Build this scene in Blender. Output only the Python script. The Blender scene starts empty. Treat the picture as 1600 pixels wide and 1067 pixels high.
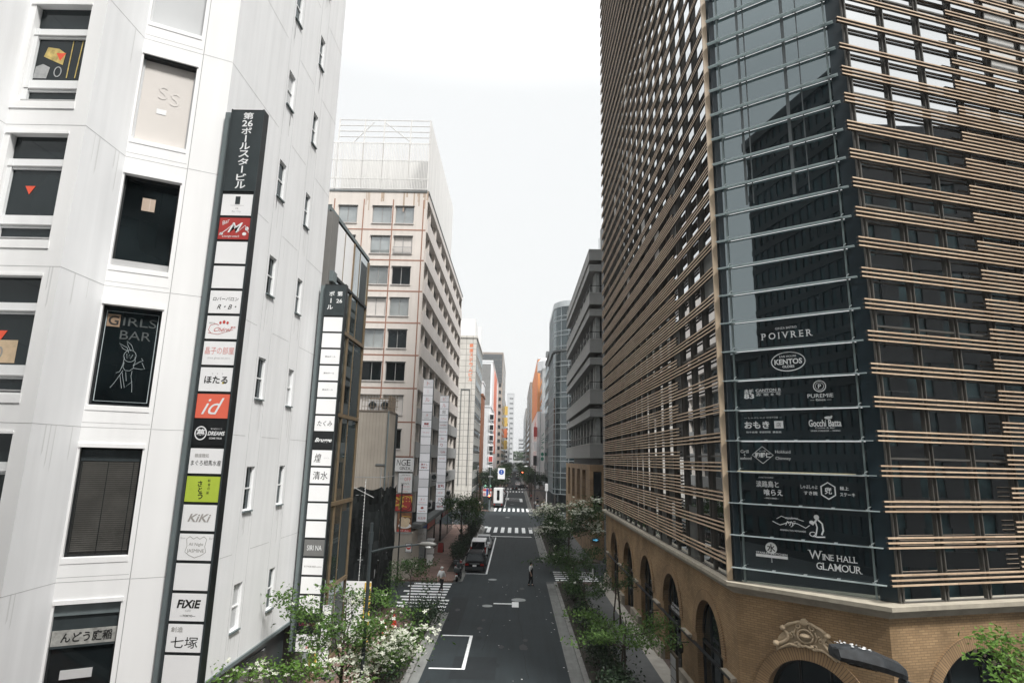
import bpy, bmesh, math, random
from mathutils import Vector, Matrix
R=math.radians
random.seed(7)
scene=bpy.context.scene
col=scene.collection
# ------------------------------------------------------------------ camera
H=10.0
_p,_r,_y=.19692,.022743,-.010546
_f=Vector((math.sin(_y)*math.cos(_p),math.cos(_y)*math.cos(_p),math.sin(_p)))
_rt=Vector((math.cos(_y),-math.sin(_y),0)); _up=_rt.cross(_f)
_r2=_rt*math.cos(_r)+_up*math.sin(_r); _u2=_up*math.cos(_r)-_rt*math.sin(_r)
cam=bpy.data.objects.new('camera',bpy.data.cameras.new('camera'))
cam.data.sensor_width=36; cam.data.lens=36*920.86/1600
cam.data.clip_start=.1; cam.data.clip_end=3000
M=Matrix((( _r2.x,_u2.x,-_f.x,0),(_r2.y,_u2.y,-_f.y,0),(_r2.z,_u2.z,-_f.z,H),(0,0,0,1)))
cam.matrix_world=M; col.objects.link(cam); scene.camera=cam
# ------------------------------------------------------------------ sky, sun, exposure
SKYV=11.5
SUN_EL,SUN_AZ=R(55),R(140)      # azimuth clockwise from +Y: behind the viewer, to the right
w=bpy.data.worlds.new('World'); scene.world=w; w.use_nodes=True
nt=w.node_tree; nt.nodes.clear()
out=nt.nodes.new('ShaderNodeOutputWorld'); bg=nt.nodes.new('ShaderNodeBackground')
sky=nt.nodes.new('ShaderNodeTexSky'); sky.sky_type='NISHITA'; sky.sun_disc=False
sky.sun_elevation=SUN_EL; sky.sun_rotation=SUN_AZ; sky.dust_density=6; sky.air_density=2
mx=nt.nodes.new('ShaderNodeMix'); mx.data_type='RGBA'; mx.inputs['Factor'].default_value=.96
# overcast dome: paler towards the horizon, brighter overhead
wc=nt.nodes.new('ShaderNodeTexCoord'); sx=nt.nodes.new('ShaderNodeSeparateXYZ'); nt.links.new(wc.outputs['Generated'],sx.inputs[0])
rp=nt.nodes.new('ShaderNodeValToRGB'); rp.color_ramp.elements[0].position=.5; rp.color_ramp.elements[0].color=(.362,.367,.368,1)
rp.color_ramp.elements[1].position=1; rp.color_ramp.elements[1].color=(1,1,1,1); e_=rp.color_ramp.elements.new(.78); e_.color=(.372,.377,.378,1)
ad=nt.nodes.new('ShaderNodeMath'); ad.operation='MULTIPLY_ADD'; ad.inputs[1].default_value=.5; ad.inputs[2].default_value=.5
nt.links.new(sx.outputs['Z'],ad.inputs[0]); nt.links.new(ad.outputs[0],rp.inputs['Fac'])
sc_=nt.nodes.new('ShaderNodeVectorMath'); sc_.operation='SCALE'; sc_.inputs['Scale'].default_value=SKYV
nt.links.new(rp.outputs[0],sc_.inputs[0]); nt.links.new(sc_.outputs[0],mx.inputs['B'])
nt.links.new(sky.outputs[0],mx.inputs['A']); nt.links.new(mx.outputs['Result'],bg.inputs['Color'])
bg.inputs['Strength'].default_value=.1
nt.links.new(bg.outputs[0],out.inputs['Surface'])
sun=bpy.data.objects.new('sun',bpy.data.lights.new('sun','SUN')); col.objects.link(sun)
sun.data.energy=2.1; sun.data.angle=R(10); sun.data.color=(1,.98,.95)
sd=Vector((math.sin(SUN_AZ)*math.cos(SUN_EL),math.cos(SUN_AZ)*math.cos(SUN_EL),math.sin(SUN_EL)))
sun.rotation_euler=sd.to_track_quat('Z','Y').to_euler()
scene.view_settings.view_transform='Standard'; scene.view_settings.look='None'
scene.view_settings.exposure=1.18; scene.view_settings.gamma=1
# ------------------------------------------------------------------ materials
MATS={}
def mat(name,c,rough=.7,metal=0,var=.12,scale=1.5,spec=.4,bump=0,bscale=30,streak=0,sdir=(2.2,2.2,.12),emit=None,es=1):
    if name in MATS: return MATS[name]
    m=bpy.data.materials.new(name); m.use_nodes=True; t=m.node_tree; b=t.nodes['Principled BSDF']
    b.inputs['Roughness'].default_value=rough; b.inputs['Metallic'].default_value=metal
    b.inputs['Specular IOR Level'].default_value=spec
    tc=t.nodes.new('ShaderNodeTexCoord'); n=t.nodes.new('ShaderNodeTexNoise')
    n.inputs['Scale'].default_value=scale; n.inputs['Detail'].default_value=6; n.inputs['Roughness'].default_value=.65
    t.links.new(tc.outputs['Object'],n.inputs['Vector'])
    src=n.outputs['Fac']
    if streak:
        mp=t.nodes.new('ShaderNodeMapping'); mp.inputs['Scale'].default_value=sdir
        n2=t.nodes.new('ShaderNodeTexNoise'); n2.inputs['Scale'].default_value=1.6; n2.inputs['Detail'].default_value=5
        t.links.new(tc.outputs['Object'],mp.inputs['Vector']); t.links.new(mp.outputs[0],n2.inputs['Vector'])
        a=t.nodes.new('ShaderNodeMix'); a.data_type='FLOAT'; a.inputs['Factor'].default_value=streak
        t.links.new(n.outputs['Fac'],a.inputs['A']); t.links.new(n2.outputs['Fac'],a.inputs['B']); src=a.outputs['Result']
    r=t.nodes.new('ShaderNodeValToRGB')
    r.color_ramp.elements[0].position=.3; r.color_ramp.elements[1].position=.7
    r.color_ramp.elements[0].color=(*[max(0,x*(1-var)) for x in c],1)
    r.color_ramp.elements[1].color=(*[min(1,x*(1+var)) for x in c],1)
    t.links.new(src,r.inputs['Fac']); t.links.new(r.outputs[0],b.inputs['Base Color'])
    if bump:
        nb=t.nodes.new('ShaderNodeTexNoise'); nb.inputs['Scale'].default_value=bscale; nb.inputs['Detail'].default_value=4
        t.links.new(tc.outputs['Object'],nb.inputs['Vector'])
        bp=t.nodes.new('ShaderNodeBump'); bp.inputs['Strength'].default_value=bump; bp.inputs['Distance'].default_value=.02
        t.links.new(nb.outputs['Fac'],bp.inputs['Height']); t.links.new(bp.outputs[0],b.inputs['Normal'])
    if emit:
        b.inputs['Emission Color'].default_value=(*emit,1); b.inputs['Emission Strength'].default_value=es
    MATS[name]=m; return m
def brick(name,c1,c2,mortar,bw,bh,ms=.008,rough=.85,off=.5,var=.25,bump=.25):
    m=bpy.data.materials.new(name); m.use_nodes=True; t=m.node_tree; b=t.nodes['Principled BSDF']
    b.inputs['Roughness'].default_value=rough; b.inputs['Specular IOR Level'].default_value=.3
    tc=t.nodes.new('ShaderNodeTexCoord'); k=t.nodes.new('ShaderNodeTexBrick'); k.offset=off
    k.inputs['Scale'].default_value=1; k.inputs['Brick Width'].default_value=bw; k.inputs['Row Height'].default_value=bh
    k.inputs['Mortar Size'].default_value=ms; k.inputs['Mortar Smooth'].default_value=.1; k.inputs['Bias'].default_value=0
    k.inputs['Color1'].default_value=(*c1,1); k.inputs['Color2'].default_value=(*c2,1); k.inputs['Mortar'].default_value=(*mortar,1)
    t.links.new(tc.outputs['UV'],k.inputs['Vector'])
    n=t.nodes.new('ShaderNodeTexNoise'); n.inputs['Scale'].default_value=.8; n.inputs['Detail'].default_value=7
    t.links.new(tc.outputs['Object'],n.inputs['Vector'])
    r=t.nodes.new('ShaderNodeMapRange'); r.inputs['From Min'].default_value=.3; r.inputs['From Max'].default_value=.7
    r.inputs['To Min'].default_value=1-var; r.inputs['To Max'].default_value=1+var
    t.links.new(n.outputs['Fac'],r.inputs['Value'])
    x=t.nodes.new('ShaderNodeVectorMath'); x.operation='MULTIPLY'
    t.links.new(k.outputs['Color'],x.inputs[0]); t.links.new(r.outputs[0],x.inputs[1]); t.links.new(x.outputs[0],b.inputs['Base Color'])
    bp=t.nodes.new('ShaderNodeBump'); bp.inputs['Strength'].default_value=bump; bp.inputs['Distance'].default_value=.01; bp.invert=True
    t.links.new(k.outputs['Fac'],bp.inputs['Height']); t.links.new(bp.outputs[0],b.inputs['Normal'])
    MATS[name]=m; return m
def glass(name,c=(.012,.016,.018),refl=.3,tint=(.9,.97,1),rough=.015,var=.6,scale=.35,wave=.0006):
    """opaque looking window pane: dark room behind, mirror in front"""
    m=bpy.data.materials.new(name); m.use_nodes=True; t=m.node_tree; t.nodes.clear()
    o=t.nodes.new('ShaderNodeOutputMaterial'); d=t.nodes.new('ShaderNodeBsdfDiffuse'); g=t.nodes.new('ShaderNodeBsdfGlossy')
    g.inputs['Roughness'].default_value=rough; g.inputs['Color'].default_value=(*tint,1)
    tc=t.nodes.new('ShaderNodeTexCoord'); n=t.nodes.new('ShaderNodeTexNoise'); n.inputs['Scale'].default_value=scale; n.inputs['Detail'].default_value=3
    t.links.new(tc.outputs['Object'],n.inputs['Vector'])
    r=t.nodes.new('ShaderNodeValToRGB'); r.color_ramp.elements[0].position=.35; r.color_ramp.elements[1].position=.7
    r.color_ramp.elements[0].color=(*[x*(1-var) for x in c],1); r.color_ramp.elements[1].color=(*[x*(1+2*var) for x in c],1)
    t.links.new(n.outputs['Fac'],r.inputs['Fac']); t.links.new(r.outputs[0],d.inputs['Color'])
    f=t.nodes.new('ShaderNodeFresnel'); f.inputs['IOR'].default_value=1.5
    a=t.nodes.new('ShaderNodeMapRange'); a.inputs['From Min'].default_value=.04; a.inputs['To Min'].default_value=refl; a.inputs['To Max'].default_value=1
    t.links.new(f.outputs[0],a.inputs['Value'])
    if wave:
        nb=t.nodes.new('ShaderNodeTexNoise'); nb.inputs['Scale'].default_value=.9; nb.inputs['Detail'].default_value=1
        t.links.new(tc.outputs['Object'],nb.inputs['Vector'])
        bp=t.nodes.new('ShaderNodeBump'); bp.inputs['Strength'].default_value=1; bp.inputs['Distance'].default_value=wave
        t.links.new(nb.outputs['Fac'],bp.inputs['Height']); t.links.new(bp.outputs[0],g.inputs['Normal'])
    s=t.nodes.new('ShaderNodeMixShader'); t.links.new(a.outputs[0],s.inputs[0]); t.links.new(d.outputs[0],s.inputs[1]); t.links.new(g.outputs[0],s.inputs[2])
    t.links.new(s.outputs[0],o.inputs['Surface']); MATS[name]=m; return m
def leafmat(name,c1,c2,trans=.25):
    m=bpy.data.materials.new(name); m.use_nodes=True; t=m.node_tree; b=t.nodes['Principled BSDF']; o=t.nodes['Material Output']
    g=t.nodes.new('ShaderNodeNewGeometry'); r=t.nodes.new('ShaderNodeValToRGB')
    r.color_ramp.elements[0].color=(*c1,1); r.color_ramp.elements[1].color=(*c2,1)
    t.links.new(g.outputs['Random Per Island'],r.inputs['Fac']); t.links.new(r.outputs[0],b.inputs['Base Color'])
    b.inputs['Roughness'].default_value=.55; b.inputs['Specular IOR Level'].default_value=.3
    tr=t.nodes.new('ShaderNodeBsdfTranslucent'); t.links.new(r.outputs[0],tr.inputs['Color'])
    s=t.nodes.new('ShaderNodeMixShader'); s.inputs[0].default_value=trans
    t.links.new(b.outputs[0],s.inputs[1]); t.links.new(tr.outputs[0],s.inputs[2]); t.links.new(s.outputs[0],o.inputs['Surface'])
    MATS[name]=m; return m
# ------------------------------------------------------------------ object helpers
def tag(o,label=None,cat=None,group=None,kind=None):
    if label: o['label']=label
    if cat: o['category']=cat
    if group: o['group']=group
    if kind: o['kind']=kind
    return o
def thing(name,label,cat,loc=(0,0,0),rz=0,group=None):
    o=bpy.data.objects.new(name,None); col.objects.link(o); o.location=loc; o.rotation_euler=(0,0,rz)
    o.empty_display_size=.5
    return tag(o,label,cat,group)
def copy_tree(o,parent=None):
    c=o.copy(); col.objects.link(c)
    if parent: c.parent=parent
    for ch in list(o.children): copy_tree(ch,c)
    return c
def par(o,p):
    """parent an object modelled in world coordinates"""
    o.parent=p
    if p.type=='EMPTY': o.matrix_parent_inverse=(Matrix.Translation(p.location)@p.rotation_euler.to_matrix().to_4x4()).inverted()
class Fr:
    """facade frame: origin o (x,y), u along the wall, n outward"""
    def __init__(s,o,u,n):
        s.o=Vector((o[0],o[1],0)); s.u=Vector((u[0],u[1],0)).normalized(); s.n=Vector((n[0],n[1],0)).normalized()
        s.r=Vector((-s.n.y,s.n.x,0)); s.flip=s.u.dot(s.r)<0
    def p(s,u,d,z): 
        v=s.o+s.u*u+s.n*d; return (v.x,v.y,v.z+z)
WORLD=Fr((0,0),(1,0),(0,-1))
class MB:
    def __init__(s): s.v=[];s.f=[];s.m=[];s.uv=[];s.mats=[]
    def mi(s,m):
        if m not in s.mats: s.mats.append(m)
        return s.mats.index(m)
    def face(s,pts,m,uv=None):
        i=len(s.v); s.v+= [tuple(p) for p in pts]; s.f.append(tuple(range(i,i+len(pts)))); s.m.append(s.mi(m))
        if uv is None: uv=[(p[0]+p[1],p[2]) for p in pts]
        s.uv+=list(uv)
    def fq(s,fr,u0,u1,d,z0,z1,m):
        q=[(u0,z0),(u1,z0),(u1,z1),(u0,z1)]
        if fr.flip: q=q[::-1]
        s.face([fr.p(u,d,z) for u,z in q],m,q)
    def box(s,fr,u0,u1,d0,d1,z0,z1,m,skip=''):
        P=lambda u,d,z: fr.p(u,d,z)
        fl=fr.flip
        def add(pts,uv):
            if fl: pts=pts[::-1]; uv=uv[::-1]
            s.face(pts,m,uv)
        if 'f' not in skip: add([P(u0,d1,z0),P(u1,d1,z0),P(u1,d1,z1),P(u0,d1,z1)],[(u0,z0),(u1,z0),(u1,z1),(u0,z1)])
        if 'b' not in skip: add([P(u1,d0,z0),P(u0,d0,z0),P(u0,d0,z1),P(u1,d0,z1)],[(u1,z0),(u0,z0),(u0,z1),(u1,z1)])
        add([P(u0,d0,z0),P(u0,d1,z0),P(u0,d1,z1),P(u0,d0,z1)],[(d0,z0),(d1,z0),(d1,z1),(d0,z1)])
        add([P(u1,d1,z0),P(u1,d0,z0),P(u1,d0,z1),P(u1,d1,z1)],[(d1,z0),(d0,z0),(d0,z1),(d1,z1)])
        add([P(u0,d1,z1),P(u1,d1,z1),P(u1,d0,z1),P(u0,d0,z1)],[(u0,d1),(u1,d1),(u1,d0),(u0,d0)])
        if 'u' not in skip: add([P(u0,d0,z0),P(u1,d0,z0),P(u1,d1,z0),P(u0,d1,z0)],[(u0,d0),(u1,d0),(u1,d1),(u0,d1)])
    def bx(s,x0,x1,y0,y1,z0,z1,m): s.box(WORLD,x0,x1,-y1,-y0,z0,z1,m)
    def quad(s,x0,x1,y0,y1,z,m): s.face([(x0,y0,z),(x1,y0,z),(x1,y1,z),(x0,y1,z)],m,[(x0,y0),(x1,y0),(x1,y1),(x0,y1)])
    def poly(s,pts,z0,z1,m,cap=True):
        """vertical prism over a counter-clockwise plan polygon"""
        n=len(pts); acc=0
        for i in range(n):
            a,b=pts[i],pts[(i+1)%n]; L=math.dist(a,b)
            s.face([(*a,z0),(*b,z0),(*b,z1),(*a,z1)],m,[(acc,z0),(acc+L,z0),(acc+L,z1),(acc,z1)]); acc+=L
        if cap:
            s.face([(*p,z1) for p in pts],m,pts); s.face([(*p,z0) for p in pts[::-1]],m,pts[::-1])
    def wall(s,fr,u0,u1,z0,z1,holes,m,depth=.18,mr=None):
        us=sorted({u0,u1,*[h[0] for h in holes],*[h[1] for h in holes]}); zs=sorted({z0,z1,*[h[2] for h in holes],*[h[3] for h in holes]})
        us=[u for u in us if u0-1e-6<=u<=u1+1e-6]; zs=[z for z in zs if z0-1e-6<=z<=z1+1e-6]
        for i in range(len(us)-1):
            run=None
            for j in range(len(zs)-1):
                uc=(us[i]+us[i+1])/2; zc=(zs[j]+zs[j+1])/2
                if not any(h[0]<uc<h[1] and h[2]<zc<h[3] for h in holes):
                    if run is None: run=zs[j]
                elif run is not None: s.fq(fr,us[i],us[i+1],0,run,zs[j],m); run=None
            if run is not None: s.fq(fr,us[i],us[i+1],0,run,zs[-1],m)
        mr=mr or m
        for a,b,c,d in holes:
            P=fr.p
            for q in ([P(a,0,c),P(a,-depth,c),P(a,-depth,d),P(a,0,d)],[P(b,-depth,c),P(b,0,c),P(b,0,d),P(b,-depth,d)],
                      [P(a,0,d),P(a,-depth,d),P(b,-depth,d),P(b,0,d)],[P(a,-depth,c),P(a,0,c),P(b,0,c),P(b,-depth,c)]):
                s.face(q if not fr.flip else q[::-1],mr)
    def tube(s,pts,rad,m,n=6,caps=True):
        pts=[Vector(p) for p in pts]; rings=[]
        if not hasattr(rad,'__len__'): rad=[rad]*len(pts)
        t=(pts[1]-pts[0]).normalized(); a=Vector((1,0,0)) if abs(t.x)<.8 else Vector((0,1,0))
        e=(a-t*a.dot(t)).normalized()
        for i,p in enumerate(pts):
            if i==0: t=(pts[1]-p)
            elif i==len(pts)-1: t=(p-pts[i-1])
            else: t=(pts[i+1]-pts[i-1])
            t=t.normalized() if t.length>1e-9 else Vector((0,0,1)); e=(e-t*e.dot(t))
            e=e.normalized() if e.length>1e-6 else t.orthogonal().normalized(); f=t.cross(e)
            i0=len(s.v)
            for k in range(n):
                an=2*math.pi*k/n; s.v.append(tuple(p+(e*math.cos(an)+f*math.sin(an))*rad[i]))
            rings.append(i0)
        mi=s.mi(m)
        for a,b in zip(rings,rings[1:]):
            for k in range(n):
                k2=(k+1)%n; s.f.append((a+k,a+k2,b+k2,b+k)); s.m.append(mi); s.uv+=[(0,0)]*4
        if caps:
            for r0,rev in ((rings[0],True),(rings[-1],False)):
                q=[r0+k for k in range(n)]; s.f.append(tuple(q[::-1] if rev else q)); s.m.append(mi); s.uv+=[(0,0)]*n
    def lathe(s,c,prof,m,n=16,axis='z',sx=1):
        """profile [(r,h)] turned round an axis through c"""
        c=Vector(c); rings=[]
        for r,h in prof:
            i0=len(s.v); rings.append(i0)
            for k in range(n):
                an=2*math.pi*k/n; a,b=r*math.cos(an),r*math.sin(an)
                v={'z':(a*sx,b,h),'x':(h,a,b),'y':(b,h,a)}[axis]; s.v.append(tuple(c+Vector(v)))
        mi=s.mi(m)
        for a,b in zip(rings,rings[1:]):
            for k in range(n):
                k2=(k+1)%n; s.f.append((a+k,a+k2,b+k2,b+k)); s.m.append(mi); s.uv+=[(0,0)]*4
        for r0,rev in ((rings[0],True),(rings[-1],False)):
            q=[r0+k for k in range(n)]; s.f.append(tuple(q[::-1] if rev else q)); s.m.append(mi); s.uv+=[(0,0)]*n
    def one(s,name,parent,fn):
        m=MB(); fn(m); return m.build(name,parent)
    def build(s,name,parent=None,smooth=False,label=None):
        me=bpy.data.meshes.new(name); me.from_pydata(s.v,[],s.f)
        for m in s.mats: me.materials.append(m)
        me.polygons.foreach_set('material_index',s.m)
        ul=me.uv_layers.new(name='UVMap'); ul.data.foreach_set('uv',[c for p in s.uv for c in p])
        if smooth: me.polygons.foreach_set('use_smooth',[True]*len(s.f))
        me.update(); o=bpy.data.objects.new(name,me); col.objects.link(o)
        if parent: par(o,parent)
        if label: o['label']=label
        return o
_tc={}
def glyph2d(s,bold=0,shear=0):
    k=(s,bold,shear)
    if k in _tc: return _tc[k]
    cu=bpy.data.curves.new('t','FONT'); cu.body=s; cu.offset=bold; cu.shear=shear; cu.resolution_u=3
    ob=bpy.data.objects.new('t',cu); col.objects.link(ob)
    me=bpy.data.meshes.new_from_object(ob)
    vs=[(v.co.x,v.co.y) for v in me.vertices]; fs=[tuple(p.vertices) for p in me.polygons]
    bpy.data.objects.remove(ob); bpy.data.curves.remove(cu); bpy.data.meshes.remove(me)
    if not vs: vs=[(0,0)]; fs=[]
    x0=min(v[0] for v in vs);x1=max(v[0] for v in vs);y0=min(v[1] for v in vs);y1=max(v[1] for v in vs)
    _tc[k]=(vs,fs,x0,x1,y0,y1); return _tc[k]
class G:
    """flat lettering and line work on a panel, coordinates in metres from the panel's centre"""
    def __init__(s): s.v=[];s.f=[];s.m=[];s.mats=[];s.d=[]
    def add(s,vs,fs,m,d=0):
        i=len(s.v); s.v+=[(*p,d) for p in vs]
        if m not in s.mats: s.mats.append(m)
        for f in fs: s.f.append(tuple(i+k for k in f)); s.m.append(s.mats.index(m))
        return s
    def text(s,t,x,y,w=None,h=None,m=None,bold=0,shear=0,rot=0,d=0,sq=None):
        vs,fs,x0,x1,y0,y1=glyph2d(t,bold,shear)
        W=max(x1-x0,1e-3);Hh=max(y1-y0,1e-3)
        if w and h: sx,sy=w/W,h/Hh
        elif w: sx=sy=w/W
        else: sx=sy=h/Hh
        cx,cy=(x0+x1)/2,(y0+y1)/2; c,sn=math.cos(rot),math.sin(rot)
        q=[((a-cx)*sx,(b-cy)*sy) for a,b in vs]
        return s.add([(x+a*c-b*sn,y+a*sn+b*c) for a,b in q],fs,m,d)
    def serif(s,t,x,y,w,h,m,gap=.16,sp=.3):
        """capitals with bracketed serifs"""
        S={'P':('a',.08,'b',.02),'I':('a',.5,'b',.5),'V':('b',.06,'b',.94),'R':('a',.08,'a',.94,'b',.02),'E':('a',.06,'b',.06),'W':('b',.04,'b',.96),'N':('a',.08,'b',.04,'b',.92),
           'H':('a',.08,'a',.92,'b',.08,'b',.92),'A':('a',.05,'a',.95),'L':('a',.08,'b',.08),'M':('a',.06,'a',.94,'b',.06,'b',.94),'U':('b',.08,'b',.92)}
        ws=[]
        for c in t:
            if c==' ': ws.append(sp*h); continue
            q=glyph2d(c,.004); ws.append((q[3]-q[2])/max(q[5]-q[4],1e-3)*h)
        tot=sum(ws)+gap*h*(len(t)-1); k=w/tot; cx=x-w/2
        for c,a in zip(t,ws):
            a*=k
            if c!=' ':
                s.text(c,cx+a/2,y,w=a,h=h,m=m,bold=.004); q=S.get(c,())
                for e,f in zip(q[::2],q[1::2]):
                    yy=y+(h/2 if e=='b' else -h/2); X=cx+a*f; s.rect(X-.15*h,X+.15*h,min(yy,yy-.07*h*(1 if e=='b' else -1)),max(yy,yy-.07*h*(1 if e=='b' else -1)),m)
            cx+=a+gap*h*k
        return s
    def line(s,pts,wd,m,closed=False,d=0):
        n=len(pts); vs=[];fs=[]
        for i,p in enumerate(pts):
            a=pts[i-1] if i or closed else p; b=pts[(i+1)%n] if i<n-1 or closed else p
            tx,ty=b[0]-a[0],b[1]-a[1]; L=math.hypot(tx,ty) or 1; nx,ny=-ty/L*wd/2,tx/L*wd/2
            vs+=[(p[0]+nx,p[1]+ny),(p[0]-nx,p[1]-ny)]
        for i in range(n if closed else n-1):
            j=(i+1)%n; fs.append((2*i+1,2*j+1,2*j,2*i))
        return s.add(vs,fs,m,d)
    def rect(s,x0,x1,y0,y1,m,d=0): return s.add([(x0,y0),(x1,y0),(x1,y1),(x0,y1)],[(0,1,2,3)],m,d)
    def poly(s,pts,m,d=0): return s.add(pts,[tuple(range(len(pts)))],m,d)
    def disc(s,x,y,rx,ry,m,n=24,d=0): return s.poly([(x+rx*math.cos(2*math.pi*k/n),y+ry*math.sin(2*math.pi*k/n)) for k in range(n)],m,d)
    def ring(s,x,y,rx,ry,wd,m,n=28,d=0): return s.line([(x+rx*math.cos(2*math.pi*k/n),y+ry*math.sin(2*math.pi*k/n)) for k in range(n)],wd,m,True,d)
    def build(s,name,parent,fr,u,z,d=.006,label=None):
        me=bpy.data.meshes.new(name); c=Vector(fr.p(u,d,z))
        me.from_pydata([tuple(c+fr.r*x+Vector((0,0,y))+fr.n*dd) for x,y,dd in s.v],[],s.f)
        for m in s.mats: me.materials.append(m)
        me.polygons.foreach_set('material_index',s.m); me.update()
        o=bpy.data.objects.new(name,me); col.objects.link(o); par(o,parent)
        if label: o['label']=label
        return o
HAZE=0.0003
# ------------------------------------------------------------------ palette
asph=mat('asphalt',(.0155,.0225,.0255),rough=.85,var=.30,scale=.6,bump=.3,bscale=60,streak=.55,sdir=(2.0,.10,1))
asph2=mat('asphalt_patch',(.0085,.0125,.0145),rough=.85,var=.2,scale=2,bump=.2,bscale=70)
paint=mat('road_paint',(.72,.74,.74),rough=.7,var=.15,scale=7)
conc=mat('concrete',(.27,.28,.27),rough=.85,var=.22,scale=1.2,bump=.15)
concd=mat('dark_concrete',(.13,.14,.14),rough=.85,var=.2,scale=1.1,bump=.15,streak=.5)
pinkpave=brick('pink_paving',(.185,.118,.095),(.14,.09,.075),(.09,.065,.055),.3,.15,.006,.8)
darkpave=brick('brown_paving',(.12,.085,.07),(.09,.07,.06),(.06,.05,.045),.3,.15,.006,.8)
soil=mat('soil',(.03,.026,.02),rough=1,var=.4,scale=3,bump=.5)
white=mat('white_wall',(.79,.795,.80),rough=.75,var=.07,scale=.45,spec=.25,streak=.6,bump=.05,bscale=80)
white2=mat('white_pier',(.83,.83,.825),rough=.75,var=.045,scale=.5,spec=.25,streak=.6,bump=.05,bscale=80)
joint=mat('joint',(.40,.40,.40),rough=.9,var=.2)
whitemetal=mat('white_metal',(.78,.79,.79),rough=.4,var=.05,streak=.5)
black=mat('black_metal',(.012,.014,.015),rough=.45,var=.3)
dkgrey=mat('dark_grey_metal',(.035,.045,.048),rough=.5,var=.25,streak=.5)
midgrey=mat('mid_grey_metal',(.15,.18,.185),rough=.55,var=.15,streak=.6)
steel=mat('steel',(.42,.45,.46),rough=.35,metal=.6,var=.1)
bronze=mat('bronze_frame',(.21,.155,.095),rough=.4,metal=.3,var=.2,scale=2)
shaded_slat_back=mat('shaded_slat_back',(.045,.038,.032),rough=.6,var=.2)  # shade on slat backs and undersides, put into the colour
tan=mat('tan_slat',(.56,.415,.285),rough=.5,var=.16,scale=3)
tans=[tan,mat('tan_slat_pale',(.60,.455,.32),rough=.55,var=.14,scale=4),mat('tan_slat_dull',(.48,.35,.24),rough=.55,var=.18,scale=2)]
tanbar=mat('tan_bar',(.42,.325,.225),rough=.5,var=.1)
mull=mat('grey_mullion',(.10,.095,.085),rough=.45,var=.15,metal=.2)
navy=mat('navy_panel',(.014,.026,.033),rough=.35,var=.35,scale=.9,streak=.4)
gl_dark=glass('dark_glass',(.006,.009,.010),.06)
gl_mirror=glass('coated_glass',(.008,.010,.011),.80,(.97,.99,1))
gl_side=glass('coated_glass_street',(.008,.010,.011),.70,(.97,.99,1))
gl_corner=glass('corner_glass',(.006,.010,.012),.23,(.80,.93,.96),wave=.0002)
gl_win=glass('window_glass',(.008,.011,.012),.045)
gl_blue=glass('pale_blue_glass',(.24,.255,.25),.22,(.92,.97,1),var=.3)
fin=leafmat('glass_fin',(.46,.52,.525),(.52,.58,.585),.5)
frost=mat('frosted_pane',(.52,.53,.535),rough=.35,var=.05,scale=.8)
beigeb=mat('beige_blind',(.62,.585,.55),rough=.45,var=.04,scale=.7)
ochre=brick('ochre_brick',(.325,.218,.118),(.255,.168,.09),(.175,.12,.07),.24,.075,.008,.85)
voussoir=brick('arch_brick',(.31,.205,.11),(.25,.162,.088),(.10,.07,.046),.40,.075,.008,.85,off=0)
stone=mat('cornice_stone',(.36,.325,.26),rough=.8,var=.25,scale=2,bump=.2,streak=.4)
relief=mat('relief_stone',(.47,.37,.25),rough=.75,var=.2,scale=3,bump=.15)
plate=mat('plinth_stone',(.30,.27,.22),rough=.8,var=.2,scale=2)
panelw=mat('white_panel',(.87,.87,.87),rough=.35,var=.03,scale=1)  # plain white surface without emission
ink=mat('black_ink',(.012,.012,.012),rough=.6,var=.05)
greyink=mat('grey_ink',(.30,.29,.27),rough=.6,var=.05)
lightink=mat('pale_grey_ink',(.52,.52,.52),rough=.6,var=.05)
redink=mat('red_ink',(.55,.07,.06),rough=.6,var=.05)
pinkink=mat('pink_ink',(.75,.33,.31),rough=.6,var=.05)
whiteink=mat('white_ink',(.82,.83,.83),rough=.5,var=.03)
coral=mat('coral_panel',(.80,.16,.10),rough=.4,var=.04)
crimson=mat('crimson_panel',(.42,.055,.05),rough=.4,var=.08)
lime=mat('lime_panel',(.46,.58,.07),rough=.4,var=.06)
gold=mat('gold',(.75,.50,.10),rough=.5,var=.1)
orange=mat('orange_ink',(.78,.20,.07),rough=.6,var=.05)
# ------------------------------------------------------------------ ground, roads, pavements
def struct(name,mb,**k): return tag(mb.build(name),kind='structure',**k)
m=MB(); m.quad(-700,700,-300,1500,0,mat('city_ground',(.07,.073,.073),rough=.95,var=.3,scale=.05)); struct('ground',m)
XL,XR=-4.65,2.75
m=MB(); m.quad(XL,XR+.0,-60,700,.004,asph)
for y0,y1,xa,xb in ((42.3,50.8,-60,XL),(52.3,61.5,XR,60),(93.5,118,-80,XL),(93.5,118,XR,80),(196,204,-80,XL),(196,204,XR,80)):
    m.quad(xa,xb,y0,y1,.004,asph)
struct('road',m)
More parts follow.
